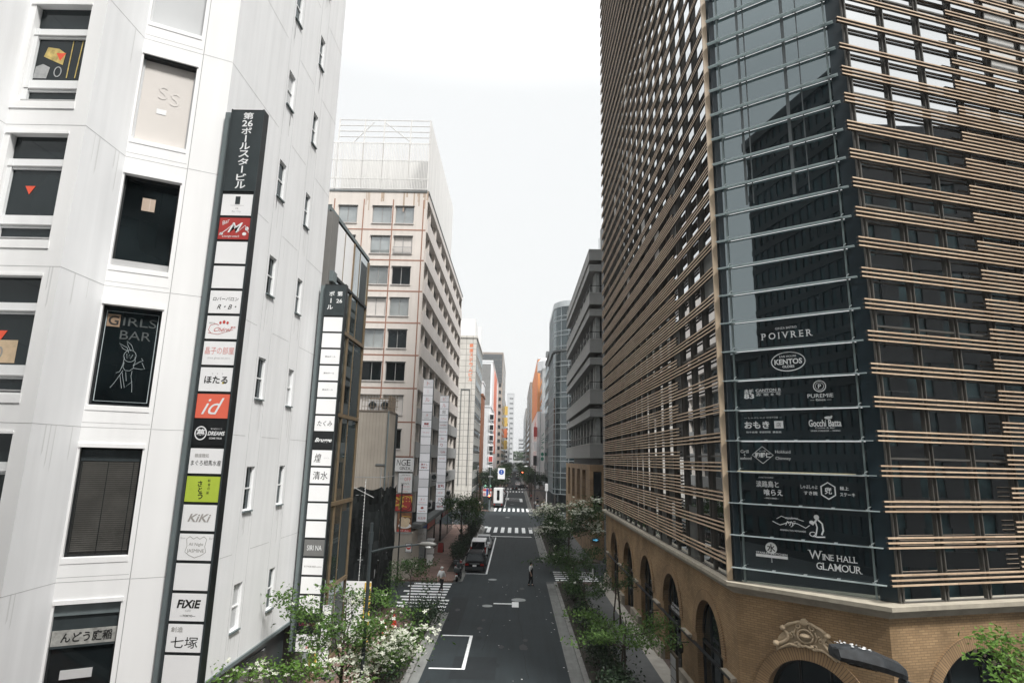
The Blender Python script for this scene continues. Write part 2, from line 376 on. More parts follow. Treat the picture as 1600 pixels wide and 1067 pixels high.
# patches of newer asphalt and lane joints
m=MB(); m.quad(-2.9,-.75,29.7,32.9,.008,asph2); m.quad(-4.4,-3.2,36.8,46,.0085,asph2)
m.quad(-1.1,-1.04,62,84,.008,asph2); m.quad(-.12,-.09,94,118,.008,asph2)
m.quad(-4.5,2,104,104.15,.0082,asph2); m.quad(-4.5,2.2,108,108.12,.0082,asph2)
crk=mat('asphalt_crack',(.010,.012,.013),rough=.9)
g_=random.Random(17)
for x0,y0,L,dx in ((-1.6,34,9,.02),(.8,30,16,-.015),(1.9,45,20,-.01),(-2.9,60,16,.01),(.3,62,14,.0),(-.9,47,5,.1)):
    y=y0; x=x0
    while y<y0+L:
        ny=y+g_.uniform(.3,.7); nx=x+dx+g_.uniform(-.07,.07); w_=g_.uniform(.008,.02)
        m.face([(x-w_,y,.0095),(x+w_,y,.0095),(nx+w_,ny,.0095),(nx-w_,ny,.0095)],crk); x,y=nx,ny
oil=mat('oil_stain',(.011,.013,.014),rough=.6,var=.3,scale=5)
for i in range(16):
    cx,cy,r_=g_.uniform(-4,2.2),g_.uniform(28,78),g_.uniform(.12,.45)
    m.face([(cx+r_*.7*g_.uniform(.6,1)*math.cos(a*.5236),cy+r_*1.4*g_.uniform(.6,1)*math.sin(a*.5236),.0098+.0001*i) for a in range(12)],oil if i%3 else asph2)
struct('asphalt_patch',m)
# pavements with kerbs and concrete gutters
def walk(x0,x1,y0,y1,mt): 
    m.bx(x0,x1,y0,y1,.0,.13,mt)
m=MB()
for a,b in ((-60,42),(51.2,93),(118.5,195.5),(204.5,690)): walk(-9.6,XL-.28,a,b,pinkpave)
struct('pavement',m)
m=MB()
for a,b in ((-60,52),(62,93),(118.5,195.5),(204.5,690)):
    walk(XR+.85,8.6,a,b,darkpave)
struct('pavement',m)
m=MB(); pth=mat('grey_path',(.10,.105,.105),rough=.85,var=.15,bump=.1); m.quad(5.35,7.2,-20,50.5,.136,pth); m.quad(4.0,8,62.5,92.5,.136,pth); struct('footpath',m)
m=MB(); m.quad(7.0,7.75,-20,52,.14,mat('pale_kerb_stone',(.36,.34,.30),rough=.85,var=.2)); struct('footpath',m)
gutm=mat('gutter_concrete',(.165,.17,.162),rough=.85,var=.3,scale=1.5,streak=.4,sdir=(3,.3,1)); kerbm=mat('kerb_concrete',(.20,.20,.19),rough=.85,var=.3,scale=1.5)
for x0,x1,g0,g1,spans in ((XL-.28,XL,XL,XL+.45,((-60,41.6),(51.6,92.6),(119,195),(205,690))),(XR+.6,XR+.85,XR,XR+.6,((-60,51.6),(62.4,92.6),(119,195),(205,690)))):
    m=MB()
    for a,b in spans:
        y=a
        while y<min(b,130):
            e=min(y+.6,b)
            if y>10: m.bx(x0,x1,y+.006,e-.006,0,.15,kerbm)
            y=e
        if b>130: m.bx(x0,x1,max(a,130),b,0,.15,conc)
    struct('kerb',m)
    m=MB()
    for a,b in spans: m.quad(g0,g1,a,b,.012,gutm)
    struct('gutter',m)
# painted markings
m=MB()
def stripe(x0,x1,y0,y1): m.quad(x0,x1,y0,y1,.016,paint)
for i in range(10): stripe(-8.3+.35*(i%2),-4.95 if i>3 else -4.55,41.9+i*.92,42.35+i*.92)
for i in range(6): stripe(3.6,7.3,52.0+i*.92,52.45+i*.92)
for i in range(7): stripe(-3.9+i*1.0,-3.42+i*1.0,85.2,91.6)
stripe(-4.4,-3.9,90.2,92.4); stripe(2.15,2.65,89.5,92)
for i in range(8): stripe(-4.1+i*.92,-3.66+i*.92,119.2,126.6)
for i in range(7): stripe(-3.6+i*.95,-3.15+i*.95,205.5,212)
for i in range(7): stripe(-3.6+i*.95,-3.15+i*.95,188,194)
stripe(-3.3,2.3,80.9,81.35)
stripe(-2.45,-2.3,55,80); stripe(-4.2,-2.3,55,55.14)
stripe(-4.0,-2.25,30.95,31.12); stripe(-4.0,-2.25,36.4,36.55); stripe(-2.42,-2.25,31.12,36.4)
stripe(-1.35,-.05,44.2,44.5); stripe(-.05,.42,43.4,44.95)
stripe(-2.2,-2.05,130,190); stripe(-2.0,1.4,150,150.6); stripe(-2.4,-1.5,152.5,160)
stripe(1.2,1.9,146,158); stripe(-1.6,1.2,157,158)
struct('road_marking',m)
m=MB(); cov=mat('manhole_iron',(.25,.27,.27),rough=.6,var=.3,scale=12,bump=.3)
def cover(n,x,y,r,lab):
    mm=MB(); mm.lathe((x,y,.009),[(r*1.0,0),(r,.012),(r*.97,.013),(r*.94,.008),(r*.3,.009),(r*.28,.012)],cov,24); o=mm.build('manhole_cover')
    tag(o,lab,'manhole cover')
cover('a',.42,45.6,.52,'large pale round manhole cover beside the white T shaped road mark')
cover('b',-1.75,43.6,.36,'small grated manhole cover left of the white T shaped road mark')
cover('c',-1.75,52.7,.36,'small pale manhole cover on the road behind the parked black car')
cover('d',-1.2,107,.4,'small manhole cover in the middle of the far crossing')
cover('e',-.6,138,.45,'farthest manhole cover beyond the second zebra crossing')
litter=mat('petal',(.75,.76,.74),rough=.7)
m=MB(); rn=random.Random(3)
for k in range(46):
    x=XR+.6-abs(rn.gauss(0,1.6)) if k%3 else rn.uniform(-4,2.7); y=rn.uniform(24,60); s=rn.uniform(.015,.04)
    m.quad(x-s,x+s,y-s,y+s,.02,litter)
tag(m.build('fallen_petals'),'scattered white petals lying on the asphalt',None,kind='stuff'); 
# soft distant hill of trees and viaduct are built with the far end of the street
# ------------------------------------------------------------------ white corner building, left
wb=thing('white_building','white panelled corner building with zigzag front and small slit windows at the left edge','building',(-11,18,0))
ZT=36.0; ZB=3.4
A=Fr((-13.15,13.55),(1,0),(0,-1)); Bf=Fr((-11.1,13.55),(0,1),(1,0))
cu=(2.1,1.05); L_c=math.hypot(*cu)
Cf=Fr((-11.1,15.1),cu,(1.05,-2.1)); E=Fr((-9.0,16.15),(0,1),(1,0)); A2=Fr((-15.2,11.5),(1,0),(0,-1)); B2=Fr((-13.15,11.5),(0,1),(1,0))
m=MB()
ah=[];  # openings of the frontal strip
for k in range(-3,5):
    zt=17.82+3.75*k
    ah.append((.17,1.65,zt-2.83,zt))
m.wall(A,0,2.05,0,ZT,ah,white2,.22)
m.fq(Bf,0,1.55,0,0,ZT,white)
ch=[(.05,1.42,3.62+3.76*k,6.30+3.76*k) for k in range(0,8)]
m.wall(Cf,0,1.55,0,ZT,ch,white2,.25); m.fq(Cf,1.55,L_c,.03,0,ZT,white2); 
m.face([Cf.p(1.55,0,0),Cf.p(1.55,.03,0),Cf.p(1.55,.03,ZT),Cf.p(1.55,0,ZT)],white2)
eh=[]
for k in range(8):
    eh.append((4.0,4.62,4.38+3.74*k,5.82+3.74*k)); eh.append((6.78,7.33,4.38+3.74*k,5.82+3.74*k))
m.wall(E,0,9.55,ZB,ZT,eh,white,.14)
m.fq(B2,0,2.05,0,0,ZT,white); m.fq(A2,0,2.05,0,0,ZT,white2)
# back and roof
m.face([(-9,25.7,ZB),(-24,25.7,ZB),(-24,25.7,ZT),(-9,25.7,ZT)],white); m.face([(-24,25.7,0),(-24,11.5,0),(-24,11.5,ZT),(-24,25.7,ZT)],white)
m.face([(-24,11.5,0),(-15.2,11.5,0),(-15.2,11.5,ZT),(-24,11.5,ZT)],white)
m.face([(-24,11.5,ZT),(-13.15,11.5,ZT),(-13.15,13.55,ZT),(-11.1,13.55,ZT),(-11.1,15.1,ZT),(-9,16.15,ZT),(-9,25.7,ZT),(-24,25.7,ZT)],white)
m.face([(-9,16.15,ZB),(-9.6,16.15,ZB),(-9.6,25.7,ZB),(-9,25.7,ZB)],midgrey)
wallmb=m
# joints between the wall panels
m=MB()
for k in range(-1,8):
    z=6.81+3.75*k
    for fr,a,b,dd in ((A,0,2.05,0),(Bf,0,1.55,0),(Cf,0,1.55,0),(Cf,1.56,L_c,.03),(E,0,3.6,0),(E,4.9,6.45,0),(E,7.6,9.55,0),(B2,0,2.05,0)):
        if fr is E and z<ZB: continue
        m.box(fr,a,b,dd,dd+.003,z,z+.012,joint,'b')
for k in range(0,8):
    m.box(Cf,.0,1.5,0,.003,6.30+3.76*k+.62,6.30+3.76*k+.63,joint,'b')
for u in (3.85,4.78,6.6,7.5):
    m.box(E,u,u+.012,0,.003,ZB,ZT,joint,'b')
m.box(Cf,1.53,1.545,0,.004,0,ZT,joint,'b')
m.build('panel_joint',wb)
# string course under the white walls and dark ground floor
m=MB(); m.box(E,-.05,9.6,-.05,.06,ZB-.12,ZB,midgrey); m.build('drip_edge',wb)
m=MB(); gf=mat('ground_floor_panel',(.06,.075,.078),rough=.3,var=.3,scale=.7,streak=.4,spec=.6)
m.bx(-14,-9.25,16.5,25.7,0,ZB-.12,gf); o=m.build('ground_floor_wall',wb)
m=MB(); m.box(Fr((-9.25,16.5),(0,1),(1,0)),5.2,7.4,0,.04,1.2,2.9,gl_blue); m.build('window',o)
m=MB(); m.bx(-9.24,-9.2,22.5,22.9,.13,2.6,gl_dark); m.build('door',o)
# rain stains below the sills and panel joints
stn=mat('rain_stain',(.66,.665,.66),rough=.8,var=.06,streak=.6); g_=random.Random(31); m=wallmb
for a,b,c,d in eh:
    for q in range(3):
        u=g_.uniform(a-.02,b); L=g_.uniform(.4,1.5); w_=g_.uniform(.02,.07); m.face([E.p(u,.0025,c-L),E.p(u+w_,.0025,c-L*.9),E.p(u+w_*.9,.0025,c-.05),E.p(u,.0025,c-.05)],stn)
for i in range(46):
    fr,U=g_.choice(((E,9.5),(Bf,1.5),(A,2.0)))
    u=g_.uniform(.05,U-.1); z=6.81+3.75*g_.randrange(0,6); L=g_.uniform(.3,1.3); w_=g_.uniform(.015,.05)
    if any(h[0]-.1<u<h[1]+.1 for h in (eh if fr is E else ah if fr is A else [])): continue
    m.face([fr.p(u,.0027,z-L),fr.p(u+w_,.0027,z-L*.85),fr.p(u+w_,.0027,z),fr.p(u,.0027,z)],stn)
m.build('wall',wb)
# slit windows, street side
def sash(fr,u0,u1,z0,z1,d,parent,pane,frame=whitemetal,cols=1,rows=2,t=.045,name='window',rl=None):
    f=MB()
    f.box(fr,u0,u0+t,d,d+.06,z0,z1,frame); f.box(fr,u1-t,u1,d,d+.06,z0,z1,frame)
    f.box(fr,u0+t,u1-t,d,d+.06,z0,z0+t,frame); f.box(fr,u0+t,u1-t,d,d+.06,z1-t,z1,frame)
    for r in range(1,rows): z=z0+(z1-z0)*r/rows; f.box(fr,u0+t,u1-t,d,d+.05,z-t/2,z+t/2,frame)
    for c in range(1,cols): u=u0+(u1-u0)*c/cols; f.box(fr,u-t/2,u+t/2,d,d+.055,z0+t,z1-t,frame)
    o=f.build(name,parent)
    g=MB(); g.fq(fr,u0+t*.5,u1-t*.5,d+.012,z0+t*.5,z1-t*.5,pane); g.build('pane',o)
    return o
for i,(a,b,c,d) in enumerate(eh):
    z1=d
    o=sash(E,a,b,c,z1,-.12,wb,gl_win if i%5 else frost,rows=2)
    s=MB(); s.box(E,a-.03,b+.03,0,.07,c-.05,c,midgrey); s.build('sill',o)
# frontal strip windows: transom, sash, low pane
red=mat('red_sticker',(.75,.10,.05),rough=.5,var=.03)
for k,(a,b,c,d) in enumerate(ah):
    f=MB(); D=-.2
    for z0,z1,dd in ((d-.92,d-.64,.08),(d-2.15-.33,d-2.15,.07),(c,c+.03,.1)):
        f.box(A,a,b,D,D+dd,z0,z1,whitemetal); f.box(A,a,b,D,D+dd+.03,z0+.06,z0+.09,joint)
    f.box(A,a,a+.11,D,D+.1,c,d-.64,whitemetal); f.box(A,b-.03,b,D,D+.08,c,d,whitemetal)
    f.box(A,-.0,1.68,-.0,.025,c-.22,c-.02,white2); f.box(A,.05,b+.02,0,.03,d,d+.06,white2)
    o=f.build('window',wb)
    for z0,z1 in ((c+.03,c+.5),(d-2.15,d-.92),(d-.64,d)):
        g=MB(); g.fq(A,a+.02,b-.02,D+.02,z0-.02,z1+.02,gl_win); g.build('pane',o)
    if 1<=k<=5:
        g=G(); g.poly([(-.13,.1),(.13,.1),(0,-.13)],red); g.build('rescue_sticker',o,A,a+.62 if k!=4 else a+.75,d-1.42 if k!=3 else d-1.45,D+.03)
    if k==4:
        g=G(); yl=mat('yellow_reflection',(.48,.37,.13),rough=.5,var=.4,scale=8); pl=mat('pale_reflection',(.36,.37,.37),rough=.6,var=.2,scale=6)  # yellow and pale shapes are reflections painted on the pane
        g.poly([(-.42,.02),(-.35,.30),(-.05,.26),(.15,.12),(.12,-.22),(-.2,-.08)],yl); g.poly([(-.6,-.62),(-.58,-.28),(-.4,-.2),(-.2,-.3),(-.25,-.62)],pl)
        g.ring(.02,-.42,.09,.14,.03,pl); g.line([(.3,.5),(.28,-.6)],.03,yl); g.line([(.55,.5),(.5,-.6)],.03,yl)
        g.build('window_overlay',o,A,a+.72,d-1.45,D+.028)
    if k==2:
        g=G(); bd=mat('plywood',(.55,.42,.28),rough=.7,var=.2,scale=4); g.rect(-.5,.45,-.55,0,bd); g.ring(.05,-.3,.06,.12,.04,greyink,d=.003)
        g.build('window_overlay',o,A,a+.6,d-1.55,D+.028)
# diagonal windows
for k,(a,b,c,d) in enumerate(ch):
    D=-.22; f=MB(); t=.05
    dark=k not in (4,5)
    fm=black if dark else frost
    for q in ((a,a+t,c,d),(b-t,b,c,d),(a,b,c,c+t),(a,b,d-t,d)): f.box(Cf,q[0],q[1],D,D+.05,q[2],q[3],fm)
    if k==3: f.box(Cf,a,b,D,D+.07,c,c+.22,mat('grey_apron',(.42,.42,.42),rough=.6))
    f.box(Cf,a-.03,b+.04,.0,.035,d,d+.10,white2); f.box(Cf,a-.02,b+.02,.0,.015,c-.14,c-.01,white2)
    if not dark: f.box(Cf,a,b,D+.02,D+.2,d-.08,d,black)
    o=f.build('window',wb)
    g=MB(); g.fq(Cf,a+.02,b-.02,D+.02,c+.02,d-.02,{4:beigeb,5:frost,1:mat('blind_shade',(.035,.034,.031),rough=.5)}.get(k,gl_win if k!=2 else gl_dark)); g.build('pane',o)
    uc,zc=(a+b)/2,(c+d)/2
    if k==1:   # dark slatted blind
        bl=MB(); sl=mat('blind_slat',(.075,.073,.066),rough=.5,var=.35,scale=1.2)
        n=44
        for i in range(n):
            z=c+.12+i*(d-.42-c)/n; bl.box(Cf,a+.06,b-.06,D+.04,D+.055,z,z+.036,sl)
        for u in (.12,.68,1.24): bl.box(Cf,u,u+.02,D+.057,D+.06,c+.05,d-.36,black)
        bl.box(Cf,a+.04,b-.04,D+.03,D+.07,d-.34,d-.06,dkgrey); bl.build('blind',o)
    if k==0:   # shop band under a dark awning
        q=MB(); q.box(Cf,a,b,D,D+.12,d-.28,d,midgrey); q.box(Cf,a,b,D+.03,D+.06,d-.62,d-.28,dkgrey); q.box(Cf,a,b,D+.04,D+.1,d-1.02,d-.98,dkgrey); o2=q.build('awning',o)
        q=MB(); q.box(Cf,a+.02,b-.02,D+.05,D+.08,d-.97,d-.62,mat('worn_grey_board',(.33,.33,.31),rough=.8,var=.45,scale=5)); o3=q.build('shop_board',o)
        g=G(); g.text('んどう庭稲',.05,0,w=1.05,h=.24,m=ink,bold=.02); g.build('lettering',o3,Cf,uc,d-.79,D+.085)
        q=MB(); q.box(Cf,a+.3,a+.95,D+.05,D+.09,c+.95,c+1.15,lightink); q.build('notice',o)
    if k==2:   # outlined neon tubes, unlit
        nl=mat('unlit_neon',(.36,.41,.42),rough=.4,var=.1); g=G()
        g.line([(-.6,1.2),(.6,1.2),(.6,-1.22),(-.6,-1.22)],.022,nl,True)
        dn=mat('dull_neon',(.075,.085,.085),rough=.4)
        g.rect(-.58,-.28,.78,1.12,mat('tan_paper',(.26,.18,.12),rough=.8)); g.text('G',-.43,.95,h=.26,m=ink,bold=.015,d=.003)
        g.text('IRLS',.18,.95,w=.78,h=.24,m=dn); g.text('BAR',.12,.58,w=.72,h=.24,m=dn)
        # standing figure in long ears: head, hair, body, arms
        L=lambda pts,cl=False: g.line([(x*1.0,y*1.0) for x,y in pts],.009,nl,cl)
        L([(.02,.10),(-.03,.24),(-.22,.34),(-.12,.20),(-.02,.16)]); L([(.06,.16),(-.02,.30),(-.06,.42),(.06,.32),(.12,.18)])
        g.ring(.06,.02,.14,.16,.009,nl); L([(-.06,-.02),(-.07,-.22),(-.12,-.42),(-.2,-.46)]); L([(.18,0),(.2,-.14),(.16,-.24)])
        L([(-.02,.08),(.0,-.06),(.05,.06),(.08,-.06),(.12,.06)]); L([(-.05,-.16),(-.06,-.3),(.0,-.38),(.1,-.38),(.18,-.3),(.18,-.2)])
        L([(.18,-.22),(.3,-.12),(.38,-.08),(.33,-.02)]); L([(.18,-.3),(.36,-.32),(.44,-.3),(.36,-.14)])
        L([(-.05,-.38),(-.1,-.5),(-.2,-.72),(-.28,-.86)]); L([(.16,-.38),(.15,-.52),(.2,-.74),(.22,-.95)]); L([(-.06,-.44),(.04,-.84),(.2,-.66)])
        L([(-.1,-.52),(-.02,-.86)]); L([(.02,-.42),(.06,-.66)])
        g.build('neon_outline',o,Cf,uc,zc,D+.03)
    if k==4:
        g=G(); g.rect(-.2,.05,-.34,-.18,whitemetal); g.text('S',-.1,.35,h=.42,m=mat('faint_print',(.645,.61,.575),rough=.5)); g.text('S',.22,.22,h=.42,m=MATS['faint_print']); g.build('notice',o,Cf,uc,zc,D+.03)
    if k==3:
        g=G(); g.rect(-.2,.12,.4,.78,mat('tan_card',(.42,.33,.26),rough=.6)); g.rect(-.02,.0,.4,.78,mat('pale_card',(.5,.42,.36),rough=.6),d=.003); g.build('notice',o,Cf,uc,zc,D+.03)
# ------------------------------------------------------------------ tall lettered signs on the white building
def tall_sign(x0,x1,y,dep,z0,z1,ztop,n,pitch,ph,label,px0,px1,head):
    t=thing('vertical_sign',label,'sign',((x0+x1)/2,y,z0))
    fr=Fr((px0,y),(1,0),(0,-1)); m=MB()
    m.bx(x0,x1,y,y+dep,z0,ztop,black); m.bx(x0-.24,x0,y+.1,y+dep+.05,z0,ztop-.03,midgrey)
    for q in (x0,x1-.035): m.bx(q,q+.035,y-.03,y,z0,ztop,dkgrey)
    o=m.build('housing',t)
    q=MB(); q.bx(x0+.035,x1-.035,y-.02,y,z1+.05,ztop-.05,dkgrey); hp=q.build('header_panel',t)
    head(hp,Fr(((x0+x1)/2,y-.02),(1,0),(0,-1)),(z1+ztop)/2,ztop-z1)
    return t,fr,(px0+px1)/2,px1-px0
def head1(o,fr,zc,h):
    g=G(); cs=['第','26','ボ','｜','ル','ス','タ','｜','ビ','ル']; n=len(cs)
    zz=1.12; st=.262
    for c in cs:
        if c=='｜': g.rect(-.022,.022,zz-.11,zz+.11,whiteink)
        elif c=='26': g.text(c,0,zz,w=.32,h=.21,m=whiteink,bold=.02)
        else: g.text(c,0,zz,w=.31 if c not in 'ビ' else .29,h=.22,m=whiteink,bold=.02)
        zz-=st*.94
    g.build('lettering',o,fr,.03,zc,.004)
W,P_,GR,DG=panelw,pinkink,greyink,midgrey
def panels(t,fr,w,zt,pitch,h,specs,uc):
    for i,sp in enumerate(specs):
        z1=zt-pitch*i; z0=z1-h; bgm=sp[0] or panelw
        m=MB(); m.box(fr,0,w,0,.012,z0,z1,bgm); o=m.build('panel',t)
        if len(sp)>1:
            g=G()
            for f in sp[1:]: f(g)
            g.build('lettering',o,fr,w/2,(z0+z1)/2,.016)
def T(s,x,y,w=None,h=None,m=ink,**k): return lambda g: g.text(s,x,y,w,h,m,**k)
def Ln(pts,wd,m=ink,cl=False): return lambda g: g.line(pts,wd,m,cl)
def Dk(x,y,a,b,m,d=0): return lambda g: g.disc(x,y,a,b,m,d=d)
def Rg(x,y,a,b,wd,m): return lambda g: g.ring(x,y,a,b,wd,m)
def Rc(a,b,c,d,m): return lambda g: g.rect(a,b,c,d,m)
yinkdot=mat('yellow_dot',(.75,.6,.1),rough=.6)
s1=[(W,Rc(-.07,.07,.02,.26,dkgrey),Ln([(-.2,-.02),(.2,-.02)],.006,GR),T('▸◂',0,-.11,h=.03),T('Bar Tiny',0,-.21,w=.26,m=lightink)),
 (crimson,T('M',.02,.03,h=.3,m=whiteink,shear=.45,bold=.01),T('Bar',-.27,.2,w=.24,m=whiteink,shear=.4,rot=.5),T('Lounge-snack',-.08,-.24,w=.5,m=whiteink,shear=.3),Ln([(-.42,-.2),(-.2,-.02),(-.05,.14),(.1,-.1),(.3,.1),(.42,-.12)],.02,whiteink),Dk(.36,.0,.05,.06,whiteink),Dk(.3,-.16,.06,.05,whiteink),Dk(-.36,-.16,.05,.04,whiteink)),
 (W,),(W,),
 (W,T('ロバーバロン',0,.09,w=.72,m=ink,shear=.15),T('R・B・',.05,-.14,h=.13,m=ink,shear=.35)),
 (W,T('Chérel',.02,-.06,w=.5,m=redink,shear=.55,bold=-.003),Ln([(-.3,-.16),(-.38,-.08),(-.34,.05),(-.2,.1),(-.1,.06)],.012,redink),Ln([(-.38,-.16),(-.1,-.2),(.3,-.06)],.010,redink),Dk(.03,.15,.04,.05,redink),Dk(-.07,.13,.035,.04,redink),Dk(.13,.13,.035,.04,redink),T('麻衣',.3,0,w=.14,m=redink),T('銀座 夜',-.3,.12,w=.16,m=GR)),
 (W,T('晶子の部屋',0,.07,w=.8,h=.2,m=pinkink),T('since ginza no yoru',0,-.14,w=.62,m=lightink)),
 (W,T('ほたる',0,-.01,w=.64,h=.2,m=ink,bold=.02),Dk(.2,-.09,.03,.03,yinkdot),T('・・・',.02,.16,w=.3,m=lightink)),
 (coral,T('id',.0,.0,h=.44,m=whiteink,shear=.45)),
 (black,Rg(-.24,0,.15,.17,.03,whiteink),T('夢',-.24,0,h=.22,m=whiteink,bold=.02),T('DREAMS',.18,0,w=.46,h=.11,m=whiteink,bold=.03,shear=.25),T('歌の遊びどころ',.17,.12,w=.3,m=whiteink),T('COME TRUE',.17,-.13,w=.34,m=whiteink,bold=.02)),
 (W,T('銀座麺処',-.13,.14,w=.38,h=.1,m=GR),T('まぐろ相馬水産',0,-.05,w=.8,h=.14,m=ink)),
 (lime,T('さ',-.09,.14,h=.14,m=ink,bold=.02),T('と',-.07,-.01,h=.13,m=ink,bold=.02),T('う',-.05,-.17,h=.17,m=ink,bold=.02),T('和',.14,.22,h=.07),T('食',.15,.12,h=.07),T('の',.15,.02,h=.06),T('彩',.14,-.09,h=.07)),
 (W,T('KiKi',0,0,w=.6,h=.2,m=mat('warm_grey_ink',(.38,.36,.34),rough=.6),bold=.02,shear=.3)),
 (W,Ln([(-.26,.2),(-.18,.26),(-.08,.2),(0,.25),(.08,.2),(.18,.26),(.26,.2),(.23,.02),(.27,-.12),(.16,-.2),(0,-.26),(-.16,-.2),(-.27,-.12),(-.23,.02)],.012,GR,True),T('All Night',0,.06,w=.38,m=GR),T('JASMINE',0,-.1,w=.44,m=GR),T('Shot',-.36,.22,w=.13,m=lightink),T('Bar',.37,.22,w=.1,m=lightink)),
 (W,),
 (W,T('FiXiE',0,.08,w=.6,h=.2,m=ink,bold=.035,shear=.15),T('cafe',0,-.07,w=.14,m=lightink),T('—TOKYO—',.0,-.2,w=.4,h=.05,m=ink,bold=.02)),
 (W,T('創造',-.22,.2,w=.3,h=.12,m=GR),T('七塚',.0,-.1,w=.68,h=.26,m=ink)),
 (W,)]
t,fr,uc,wd=tall_sign(-8.70,-7.72,15.9,.3,3.9,17.4,20.07,18,.725,.65,'nearer and taller vertical black sign with rows of shop panels on the white building corner',-8.65,-7.745,head1)
panels(t,Fr((-8.65,15.9),(1,0),(0,-1)),.905,17.35,.725,.65,s1,uc)
def head2(o,fr,zc,h):
    g=G(); g.text('第',.2,.3,h=.22,w=.24,m=whiteink,bold=.02); g.text('26',.19,-.03,w=.26,h=.18,m=whiteink,bold=.02)
    g.text('ボ',-.16,.3,w=.24,h=.22,m=whiteink,bold=.02); g.rect(-.2,-.16,-.13,.09,whiteink); g.text('ル',-.2,-.32,w=.26,h=.2,m=whiteink,bold=.02)
    g.build('lettering',o,fr,0.02,zc,.004)
t,fr,uc,wd=tall_sign(-8.66,-7.72,25.3,.3,2.3,16.0,17.49,19,.722,.64,'farther vertical black sign with white shop panels between white wall and bronze glazing',-8.6,-7.75,head2)
D26=lambda: (W,T('第26ボール',0,0,w=.46,h=.07,m=ink))
s2=[(W,),(W,),D26(),D26(),D26(),(W,),(W,T('たくみ',0,0,w=.64,h=.22,m=ink,shear=.2)),(black,T('Brugge',0,.0,w=.72,h=.22,m=whiteink,shear=.35,bold=.025)),
 (W,T('煌',-.18,.0,w=.3,h=.36,m=ink,shear=.2),T('-ロイト-',.2,0,w=.26,m=lightink)),(W,T('清水',0,0,w=.62,h=.34,m=ink)),(W,),(W,),(W,),
 (mat('grey_panel',(.17,.17,.165),rough=.5),T('SIRI NA',0,0,w=.6,h=.2,m=whiteink)),(W,T('松下料理 寛裕 cuisine',0,0,w=.72,m=GR)),(W,),
 (W,T('あぶら屋',0,.08,w=.62,h=.15,m=GR),T('ABURAYA',0,-.1,w=.32,m=lightink)),(black,T('Lemon',-.05,0,w=.62,m=mat('dark_pink_ink',(.20,.03,.06),rough=.6))),
 (W,Rc(-.02,.36,-.2,-.12,pinkink),T('花',-.2,0,h=.28,m=ink),T('音',.18,0,h=.28,m=ink))]
panels(t,Fr((-8.6,25.3),(1,0),(0,-1)),.85,15.97,.722,.64,s2,uc)
# ------------------------------------------------------------------ right: slat-screened building on a brick arcade
rb=thing('slatted_building','tall glass building screened by tan slats above an ochre brick arcade at the right','building',(16,30,0))
TOP=60.0
SF=Fr((7.9,22.3),(0,1),(-1,0))           # street face
K1=(7.95,22.25); K2=(11.89,19.37)
CH=Fr(K1,(K2[0]-K1[0],K2[1]-K1[1]),(-(K1[1]-K2[1]),-(K2[0]-K1[0])))   # glazed corner
FRf=Fr(K2,(.966,.259),(.259,-.966))     # cross-street face
Bc0=(7.9,22.3); Bc1=(11.35,19.15)
BC=Fr(Bc0,(Bc1[0]-Bc0[0],Bc1[1]-Bc0[1]),(-(Bc0[1]-Bc1[1]),-(Bc1[0]-Bc0[0])))
BF=Fr(Bc1,(.966,.259),(.259,-.966))
LBC=math.dist(Bc0,Bc1); SFL=30.6; FL=15.0
def arch_wall(m,fr,u0,u1,z1,arches,mt,depth=.55,ns=18,z0=0,mr=None):
    segs=[]; u=u0
    for uc,r,zs in sorted(arches):
        m.fq(fr,u,uc-r,0,z0,z1,mt); pr=None
        for i in range(ns+1):
            a=math.pi-math.pi*i/ns; p=(uc+r*math.cos(a),zs+r*math.sin(a))
            if pr:
                q=[(pr[0],pr[1]),(p[0],p[1]),(p[0],z1),(pr[0],z1)]; P=[fr.p(x,0,z) for x,z in q]
                if fr.flip: P=P[::-1]; q=q[::-1]
                m.face(P,mt,q)
                S=[fr.p(pr[0],0,pr[1]),fr.p(pr[0],-depth,pr[1]),fr.p(p[0],-depth,p[1]),fr.p(p[0],0,p[1])]
                m.face(S if not fr.flip else S[::-1],mr or mt,[(0,i*.2),(depth,i*.2),(depth,i*.2+.2),(0,i*.2+.2)])
            pr=p
        for s in (-1,1):
            S=[fr.p(uc+s*r,0,z0),fr.p(uc+s*r,-depth,z0),fr.p(uc+s*r,-depth,zs),fr.p(uc+s*r,0,zs)]
            if (s>0)!=fr.flip: S=S[::-1]
            m.face(S,mr or mt,[(0,z0),(depth,z0),(depth,zs),(0,zs)])
        u=uc+r
    m.fq(fr,u,u1,0,z0,z1,mt)
